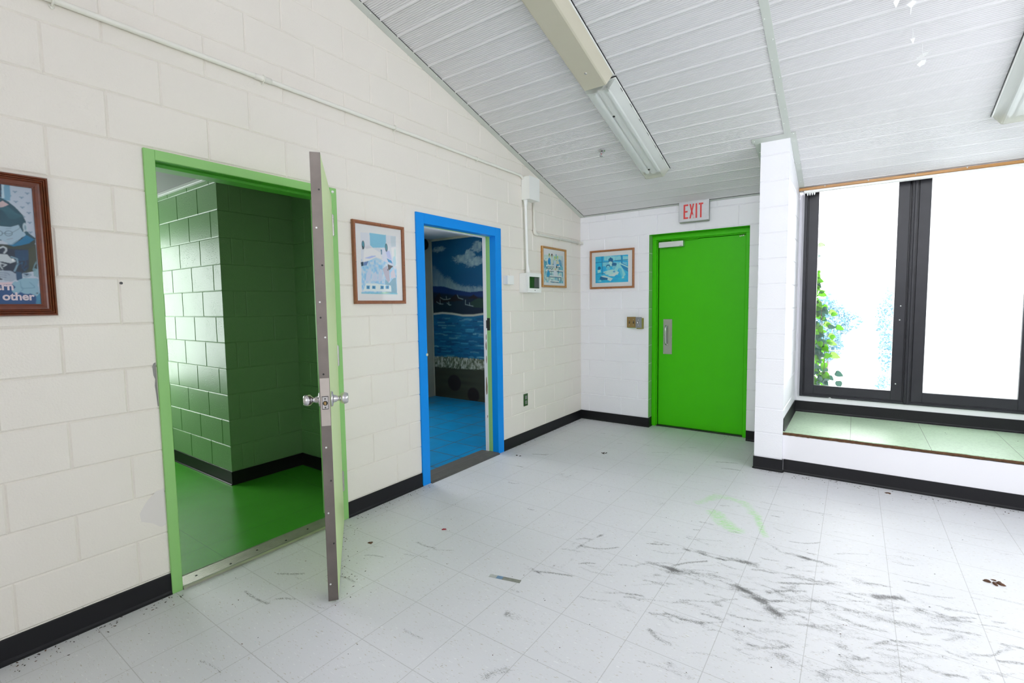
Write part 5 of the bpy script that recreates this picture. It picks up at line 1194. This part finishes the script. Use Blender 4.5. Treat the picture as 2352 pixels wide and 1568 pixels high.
mb = MB(); mb.lathe([(0, 0), (.015, 0), (.0145, .003), (.011, .004), (.0105, .001), (0, .001)], (0.738, -0.049, 1.175), (0, -1, 0), 24, mi=0); mb.box(0.7355, 0.7405, -0.0506, -0.0495, 1.167, 1.183, mi=1)
obj('key_cylinder', mb, [M_CHROME, M_DARKM], t)
for z in (1.146, 1.205): mb = MB(); mb.lathe([(.0034, 0), (.003, .001), (0, .0014)], (0.738, -0.049, z), (0, -1, 0), 10); obj('screw', mb, M_SCREW, t)

# ------------------------------------------------------------------ ceiling lights
M_LENS = bpy.data.materials.new('prismatic_lens'); M_LENS.use_nodes = True
nt = M_LENS.node_tree; p_ = nt.nodes['Principled BSDF']; p_.inputs['Base Color'].default_value = (0.80, 0.83, 0.80, 1); p_.inputs['Roughness'].default_value = 0.25; p_.inputs['Alpha'].default_value = 0.45
tc_ = nt.nodes.new('ShaderNodeTexCoord'); ck = nt.nodes.new('ShaderNodeTexVoronoi'); ck.inputs['Scale'].default_value = 210; ck.inputs['Randomness'].default_value = 0.0
bp_ = nt.nodes.new('ShaderNodeBump'); bp_.inputs['Strength'].default_value = 0.5; bp_.inputs['Distance'].default_value = 0.002
nt.links.new(tc_.outputs['Object'], ck.inputs['Vector']); nt.links.new(ck.outputs['Distance'], bp_.inputs['Height']); nt.links.new(bp_.outputs[0], p_.inputs['Normal'])
M_YEL = mat('yellowed_end', (0.50, 0.49, 0.32), 0.4, var=.3, varscale=20)
LW, LB, LD = 0.125, 0.082, 0.082
def wrap_profile(): return [(-LW, -.012), (-LW+.004, -.022), (-LB-.006, -LD+.006), (-LB+.004, -LD), (LB-.004, -LD), (LB+.006, -LD+.006), (LW-.004, -.022), (LW, -.012)]
def light(x, y_hi, y_lo, label, lens=True):
    """surface mounted wraparound fluorescent; local +y runs down the slope"""
    L_ = (y_lo-y_hi)*KS
    r = on_ceiling('ceiling_light', x, y_hi, label, 'ceiling light')
    m_ = MB(); m_.box(-LW-.006, LW+.006, 0.004, L_-.004, -.014, -.0056, .002); obj('base_plate', m_, M_WHITEM, r, local=True)
    m_ = MB(); m_.box(-LW-.010, LW+.010, 0.0, L_, -.0055, -.0012); obj('shadow_gap_strip', m_, M_DARKM, r, local=True)  # dark strip standing in for the shadow line between fixture and ceiling
    pf = wrap_profile(); m_ = MB(); n_p = len(pf)
    vs = [(u, 0.012, v) for u, v in pf]+[(u, L_-.012, v) for u, v in pf]
    m_.add(vs, [(i, i+1, n_p+i+1, n_p+i) for i in range(n_p-1)])
    if lens:
        sh_ = obj('lens', m_, M_LENS, r, local=True)
        m_ = MB(); m_.add([(u, 0.012, v) for u, v in pf], [tuple(range(n_p))]); obj('lens_end', m_, M_LENS, r, local=True)
        m_ = MB(); m_.prism(pf, lambda u, v, s: (u, L_-.014+.003*s, v), 0, 1); obj('end_cap', m_, M_YEL, r, local=True)
        for sx in (-.052, .052):
            m_ = MB(); m_.cyl((sx, .06, -.045), (sx, L_-.06, -.045), .0165, seg=18, mi=0); m_.cyl((sx, .045, -.045), (sx, .062, -.045), .0168, seg=18, mi=1); m_.cyl((sx, L_-.062, -.045), (sx, L_-.045, -.045), .0168, seg=18, mi=1)
            obj('tube', m_, [mat('fluorescent_tube', (.85, .87, .86), .3), M_STEEL], r, local=True)
        m_ = MB(); m_.prism([(-.03, -.014), (-.02, -.05), (.02, -.05), (.03, -.014)], lambda u, v, s: (u, .03+(L_-.06)*s, v), 0, 1); obj('ballast_cover', m_, M_WHITEM, r, local=True)
    else:
        m_.add([(u, 0.012, v) for u, v in pf], [tuple(range(n_p))]); m_.add([(u, L_-.012, v) for u, v in pf], [tuple(range(n_p))])
        obj('cover', m_, M_CREAMM, r, local=True)
    for f in (0.13, 0.87) if not lens else (0.24, 0.87):
        m_ = MB(); m_.lathe([(.010, 0), (.009, .003), (.005, .004), (.004, .001), (0, .001)], (0.0, L_*f, -LD), (0, 0, -1), 16); obj('fixing_knob', m_, M_STEEL if not lens else M_DARKM, r, local=True)
    if lens:
        for i in range(6):
            m_ = MB(); m_.box(LW-.001, LW+.0012, .11+.19*i, .15+.19*i, -.0165, -.0125); obj('lens_slot', m_, M_DARKM, r, local=True)
    return r
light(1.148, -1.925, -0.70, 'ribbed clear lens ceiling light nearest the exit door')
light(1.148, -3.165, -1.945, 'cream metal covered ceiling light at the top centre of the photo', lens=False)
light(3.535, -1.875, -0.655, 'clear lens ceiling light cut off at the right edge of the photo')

t = on_ceiling('fire_sprinkler', 0.812, -1.148, 'chrome fire sprinkler head on the ceiling beside the lens light', 'sprinkler')
mb = MB(); mb.lathe([(0, -.001), (.030, -.001), (.0295, -.004), (.022, -.008), (.016, -.0085), (0, -.0085)], (0, 0, 0), (0, 0, 1), 28); obj('escutcheon', mb, M_CHROME, t, local=True)
mb = MB(); mb.lathe([(.0, -.008), (.0095, -.008), (.0095, -.020), (.012, -.021), (.012, -.028), (.006, -.030), (.0, -.030)], (0, 0, 0), (0, 0, 1), 20)
for sx in (-1, 1): mb.tube([(sx*.010, 0, -.026), (sx*.013, 0, -.036), (sx*.009, 0, -.046), (0, 0, -.052)], .0022, 8)
obj('body', mb, M_CHROME, t, local=True)
mb = MB(); mb.cyl((0, 0, -.029), (0, 0, -.050), .0024, seg=10); obj('glass_bulb', mb, mat('red_bulb', (.5, .02, .02), .1), t, local=True)
mb = MB(); mb.lathe([(0, -.052), (.014, -.053), (.0135, -.0555), (0, -.0555)], (0, 0, 0), (0, 0, 1), 20); obj('deflector', mb, M_CHROME, t, local=True)

# hanging scraps below the ceiling
M_SCRAP = mat('white_paper_scrap', (0.88, 0.89, 0.88), 0.4)
def scrap(x, y, label, sheets, drop):
    zc = ceil_z(y); t_ = thing('paper_scrap', (x, y, zc), label, 'paper scrap', 'white scraps hanging from the ceiling')
    m_ = MB(); m_.tube([(x, y, zc-.001), (x+.002, y, zc-drop*.5), (x, y, zc-drop)], .0006, 6); obj('thread', m_, M_SCRAP, t_)
    for pts in sheets:
        m_ = MB(); q = [(x+a, y+b, zc-drop+c) for a, b, c in pts]; q2 = [(a, b+.0006, c) for a, b, c in q]; n = len(q)
        m_.add(q+q2, [tuple(range(n)), tuple(range(n, 2*n))]+[(i, (i+1) % n, n+(i+1) % n, n+i) for i in range(n)]); obj('folded_sheet', m_, M_SCRAP, t_)
scrap(2.826, -1.93, 'white folded scrap hanging highest, cut by the top edge of the photo', [[(-.012, 0, 0), (.02, -.01, .05), (.03, .01, .045), (.0, .005, -.03)], [(.03, 0, .04), (.045, .01, .05), (.04, .0, .01), (.02, 0, .0)]], .06)
scrap(2.893, -1.85, 'pale bow shaped scrap with a thread hanging under it', [[(-.022, 0, .02), (0, .008, .0), (.02, 0, .022), (.004, -.006, .030)], [(-.002, 0, 0), (.002, 0, 0), (-.002, .002, -.035), (-.004, 0, -.033)]], .05)
scrap(2.916, -1.63, 'tiny white triangular scrap above the double scrap', [[(-.010, 0, .016), (.012, 0, .016), (.004, .004, -.012)]], .07)
scrap(2.971, -1.49, 'largest white scrap, two folded pieces hanging together', [[(-.03, 0, .0), (-.005, .01, .028), (.038, 0, .034), (.010, -.01, .002)], [(-.022, 0, -.03), (.0, .006, -.008), (.02, 0, -.012), (.014, 0, -.035), (-.008, 0, -.045)]], .08)

# ------------------------------------------------------------------ things lying on the floor
t = thing('tape_strip', (1.28, -3.31, 0), 'dirty strip of blue and grey tape stuck on the floor tiles', 'tape')
mb = MB(); a = math.radians(14)
mt_ = Matrix.Translation((1.283, -3.313, 0)) @ Matrix.Rotation(a, 4, 'Z')
mb.box(-.085, -.045, -.013, .013, 0.0006, 0.0012, mi=0, mtx=mt_); mb.box(-.045, -.012, -.013, .013, 0.0006, 0.0012, mi=1, mtx=mt_); mb.box(-.012, .085, -.013, .013, 0.0006, 0.0012, mi=2, mtx=mt_)
obj('strip', mb, [mat('grey_tape', (.42, .44, .42), .5, var=.3, varscale=60), mat('blue_tape', L3(110, 140, 170), .5, var=.3, varscale=60), mat('dirty_tape', (.22, .23, .20), .6, var=.5, varscale=50)], t)
M_DEAD = mat('dead_leaf', L3(86, 58, 40), 0.8, var=.5, varscale=40); M_DARKD = mat('dark_dirt', (0.045, 0.035, 0.03), 0.9); M_REDL = mat('red_crumb', L3(140, 40, 50), .7)
rr = random.Random(21)
def crumb(m_, x, y, r, z=0.0006, mi=0, flat=.35):
    k = rr.randint(5, 7); n0 = len(m_.v); rot = rr.uniform(0, PI)
    lo_, hi_ = [], []
    for i in range(k):
        q = 2*PI*i/k; ra = r*rr.uniform(.6, 1.1); u, v = ra*math.cos(q)*1.5, ra*math.sin(q)*.7
        X_, Y_ = x+u*math.cos(rot)-v*math.sin(rot), y+u*math.sin(rot)+v*math.cos(rot)
        lo_.append((X_, Y_, z)); hi_.append((x+(X_-x)*.6, y+(Y_-y)*.6, z+r*flat*rr.uniform(.5, 1)))
    m_.add(lo_+hi_, [tuple(range(k))[::-1], tuple(range(k, 2*k))]+[(i, (i+1) % k, k+(i+1) % k, k+i) for i in range(k)], mi)
m_ = MB()
def seg_scatter(p, q, n, spread, rmin, rmax, z=0.0006):
    for i in range(n):
        f = rr.random(); x = p[0]+(q[0]-p[0])*f; y = p[1]+(q[1]-p[1])*f
        crumb(m_, x+spread[0]*abs(rr.gauss(0, .5)), y+spread[1]*abs(rr.gauss(0, .5)), rr.uniform(rmin, rmax), z, rr.choice((0, 0, 1)))
seg_scatter((2.3, -0.825), (4.3, -0.825), 150, (0, -.10), .0018, .006)
seg_scatter((0.02, -4.9), (0.02, -4.3), 70, (.09, 0), .0015, .005)
seg_scatter((0.02, -3.3), (0.02, -2.6), 50, (.09, 0), .0015, .005)
seg_scatter((0.02, -1.6), (0.02, -0.05), 60, (.06, 0), .0015, .005)
seg_scatter((0.05, -0.02), (0.83, -0.02), 30, (0, -.06), .0015, .004)
seg_scatter((2.05, -0.85), (2.25, -0.85), 25, (0, -.04), .0015, .004)
seg_scatter((0.85, 0.08), (1.8, 0.08), 30, (0, -.04), .0015, .004)
seg_scatter((0.05, -3.45), (0.75, -3.95), 60, (.1, .12), .0015, .0045)
for i in range(320): crumb(m_, rr.uniform(.1, 4.2), rr.uniform(-4.6, -.9), rr.uniform(.0010, .0034), .0006, rr.choice((0, 0, 1)))
o = tag(obj('floor_debris', m_, [M_DARKD, M_DEAD], fix=False), 'dark crumbs and grit scattered over the tile floor', 'debris', None, 'stuff')
m_ = MB()
seg_scatter((2.35, 0.06), (4.0, 0.06), 12, (0, -.4), .0015, .004, .3336)
tag(obj('step_grit', m_, [M_DARKD, M_DEAD], fix=False), 'few dark grains lying on the pale green step', 'debris', None, 'stuff')
def litter(name, x, y, n, spread, r0_, r1_, material, label, cat):
    q = MB()
    for i in range(n): crumb(q, x+rr.gauss(0, spread), y+rr.gauss(0, spread*.6), rr.uniform(r0_, r1_), .0006, 0, .6)
    return tag(obj(name, q, material, fix=False), label, cat)
litter('dried_leaf', 3.307, -2.012, 7, .022, .008, .017, M_DEAD, 'crumpled dried leaf on the bare floor at the right', 'dried leaf')
litter('dried_leaf', 2.935, -0.905, 5, .008, .007, .012, M_DEAD, 'crumpled dried leaf just in front of the window step', 'dried leaf')
litter('dirt_clump', 0.817, -1.139, 5, .014, .006, .013, M_DARKD, 'dark dirt clump on the floor in front of the exit door', 'dirt')
litter('dirt_clump', 0.202, -1.642, 4, .016, .005, .011, M_DARKD, 'dark dirt clump on the floor beside the blue doorway', 'dirt')
litter('paint_crumb', 0.641, -3.09, 2, .006, .008, .012, M_REDL, 'small red crumb on the floor between the two doorways', 'crumb')
litter('dried_leaf', 0.395, -3.464, 3, .006, .007, .011, M_DEAD, 'small brown leaf piece on the floor behind the open door', 'dried leaf')

# ------------------------------------------------------------------ outside the window
mb = MB(); mb.box(-14, 26, 0.26, 40, -0.25, -0.05)
tag(obj('ground_outside', mb, mat('pale_gravel_ground', (0.62, 0.62, 0.6), 0.9, var=.1)), 'bright pale ground outside', None, None, 'structure')
def leaf_mesh(m_, c, d, up, w_, mi=0):
    """heart shaped leaf with a folded midrib"""
    d = d.normalized(); s = d.cross(up).normalized(); n = s.cross(d)
    prof = [(0, 0), (-.12, .30), (.08, .52), (.38, .5), (.7, .28), (1.0, 0)]
    L_ = w_*1.25; c = Vector(c); mid = [c+d*L_*a-n*L_*.10*math.sin(a*3) for a, _ in prof]
    lf_ = [c+d*L_*a+s*w_*b+n*w_*b*.25-n*L_*.1*math.sin(a*3) for a, b in prof]; rt = [c+d*L_*a-s*w_*b+n*w_*b*.25-n*L_*.1*math.sin(a*3) for a, b in prof]
    k = len(prof); vs = mid+lf_+rt; fs = []
    for i in range(k-1): fs.append((i, i+1, k+i+1, k+i)); fs.append((i, 2*k+i, 2*k+i+1, i+1))
    m_.add(vs, fs, mi, True)
def leaf_mat(name, c, tcol, t=.5):
    m = bpy.data.materials.new(name); m.use_nodes = True; nt = m.node_tree; n = nt.nodes; p = n['Principled BSDF']; p.inputs['Base Color'].default_value = (*c, 1); p.inputs['Roughness'].default_value = .45
    tr = n.new('ShaderNodeBsdfTranslucent'); tr.inputs[0].default_value = (*tcol, 1); mx = n.new('ShaderNodeMixShader'); mx.inputs[0].default_value = t
    nt.links.new(p.outputs[0], mx.inputs[1]); nt.links.new(tr.outputs[0], mx.inputs[2]); nt.links.new(mx.outputs[0], n['Material Output'].inputs[0]); return m
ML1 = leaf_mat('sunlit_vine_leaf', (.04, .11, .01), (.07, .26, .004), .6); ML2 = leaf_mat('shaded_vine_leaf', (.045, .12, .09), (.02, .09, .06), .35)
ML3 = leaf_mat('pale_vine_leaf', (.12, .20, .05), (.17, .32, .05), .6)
t = thing('climbing_vine', (2.42, 0.42, -.05), 'leafy green vine climbing outside the left edge of the window', 'vine')
rr = random.Random(12)
mb = MB()
stems = [[(2.36+.02*math.sin(z*5+p)+dx, .40+.03*math.cos(z*4+p), z) for z in [i*.12-.05 for i in range(17)]] for p, dx in ((0, 0), (2, .05), (4, .09))]
for s_ in stems: mb.tube(s_[:(17 if s_ is stems[0] else 13)], .003, 6)
obj('stem', mb, mat('vine_stem', (.08, .07, .04), .8), t)
mb = MB()
for i in range(300):
    z = rr.triangular(.3, 2.0, .6) if i % 3 else rr.uniform(.4, 2.0)
    wid = .16 if z < 1.35 else .075
    x = 2.33+abs(rr.gauss(0, .5))*wid; y = .40+rr.gauss(0, .04)
    d = Vector((rr.uniform(-.2, 1), rr.uniform(-.6, .3), rr.uniform(-1, .1))); up = Vector((rr.uniform(-.5, .5), -1, rr.uniform(0, .8)))
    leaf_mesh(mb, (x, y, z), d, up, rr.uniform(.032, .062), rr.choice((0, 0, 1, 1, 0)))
for x, y, z, w_ in ((2.50, .44, 1.28, .05), (2.46, .44, 1.16, .055), (2.50, .45, .98, .05), (2.52, .43, .86, .06), (2.50, .44, 1.05, .045)):
    leaf_mesh(mb, (x, y, z), Vector((1, -.2, -.35)), Vector((0, -1, .9)), w_*1.2, 2)
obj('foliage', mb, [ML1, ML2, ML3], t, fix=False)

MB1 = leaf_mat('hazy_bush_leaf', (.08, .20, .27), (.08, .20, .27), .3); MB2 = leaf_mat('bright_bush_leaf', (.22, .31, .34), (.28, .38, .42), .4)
def bush(name, label, cx, cy, cz, rx, ry, rz, n, size, trunk, dens=(0, 0, 1), seed=1):
    q = random.Random(seed); t_ = thing(name, (cx, cy, -.05), label, 'bush' if name == 'bush' else 'tree'); m_ = MB()
    for i in range(n):
        while True:
            a, b, c = q.uniform(-1, 1), q.uniform(-1, 1), q.uniform(-1, 1); r_ = a*a+b*b+c*c
            if .2 < r_ < .62+.25*math.sin(5*a+seed)+.25*math.sin(6*c+4*b): break
        p = Vector((cx+a*rx, cy+b*ry, max(.0, cz+c*rz))); d = Vector((q.uniform(-1, 1), q.uniform(-1, 1), q.uniform(-1, 1)))
        s = d.orthogonal().normalized(); w_ = size*q.uniform(.6, 1.3); d = d.normalized()*w_; s = s*w_*.35
        m_.add([p-d*.5, p+s, p+d*.5, p-s], [(0, 1, 2, 3)], q.choice(dens))
    obj('foliage', m_, [MB1, MB2], t_, fix=False); m_ = MB(); m_.tube([(cx, cy, -.05), (cx+.03, cy, cz*.5), (cx, cy, cz)], [trunk, trunk*.8, trunk*.5], 10); obj('stem', m_, mat('bush_stem', (.12, .10, .08), .9), t_)
bush('bush', 'hazy blue green bush outside, straight behind the vine', 2.33, 4.4, .95, .50, .45, .62, 5200, .042, .02, (0, 0, 1), 2)
bush('bush', 'hazy bush outside against the dark window mullion', 3.28, 5.6, .9, .35, .4, .85, 2600, .045, .02, (0, 1), 3)
bush('bush', 'low pale bush outside at the lower right of the window view', 3.10, 2.1, .30, .20, .25, .30, 1100, .035, .01, (1, 1, 0), 4)
t = thing('wire_fence', (2.9, 3.6, -.05), 'thin pale wire fence outside, crossing the window view', 'fence')
mb = MB()
for z in (.62, .2): mb.tube([(0.5, 3.6, z+.02), (2.6, 3.6, z+.01), (5.5, 3.6, z-.01)], .004, 6)
obj('wire', mb, M_WHITEM, t)
for x in (0.9, 2.95, 5.0):
    mb = MB(); mb.cyl((x, 3.6, -.05), (x, 3.6, .7), .012, seg=8); obj('post', mb, M_WHITEM, t)
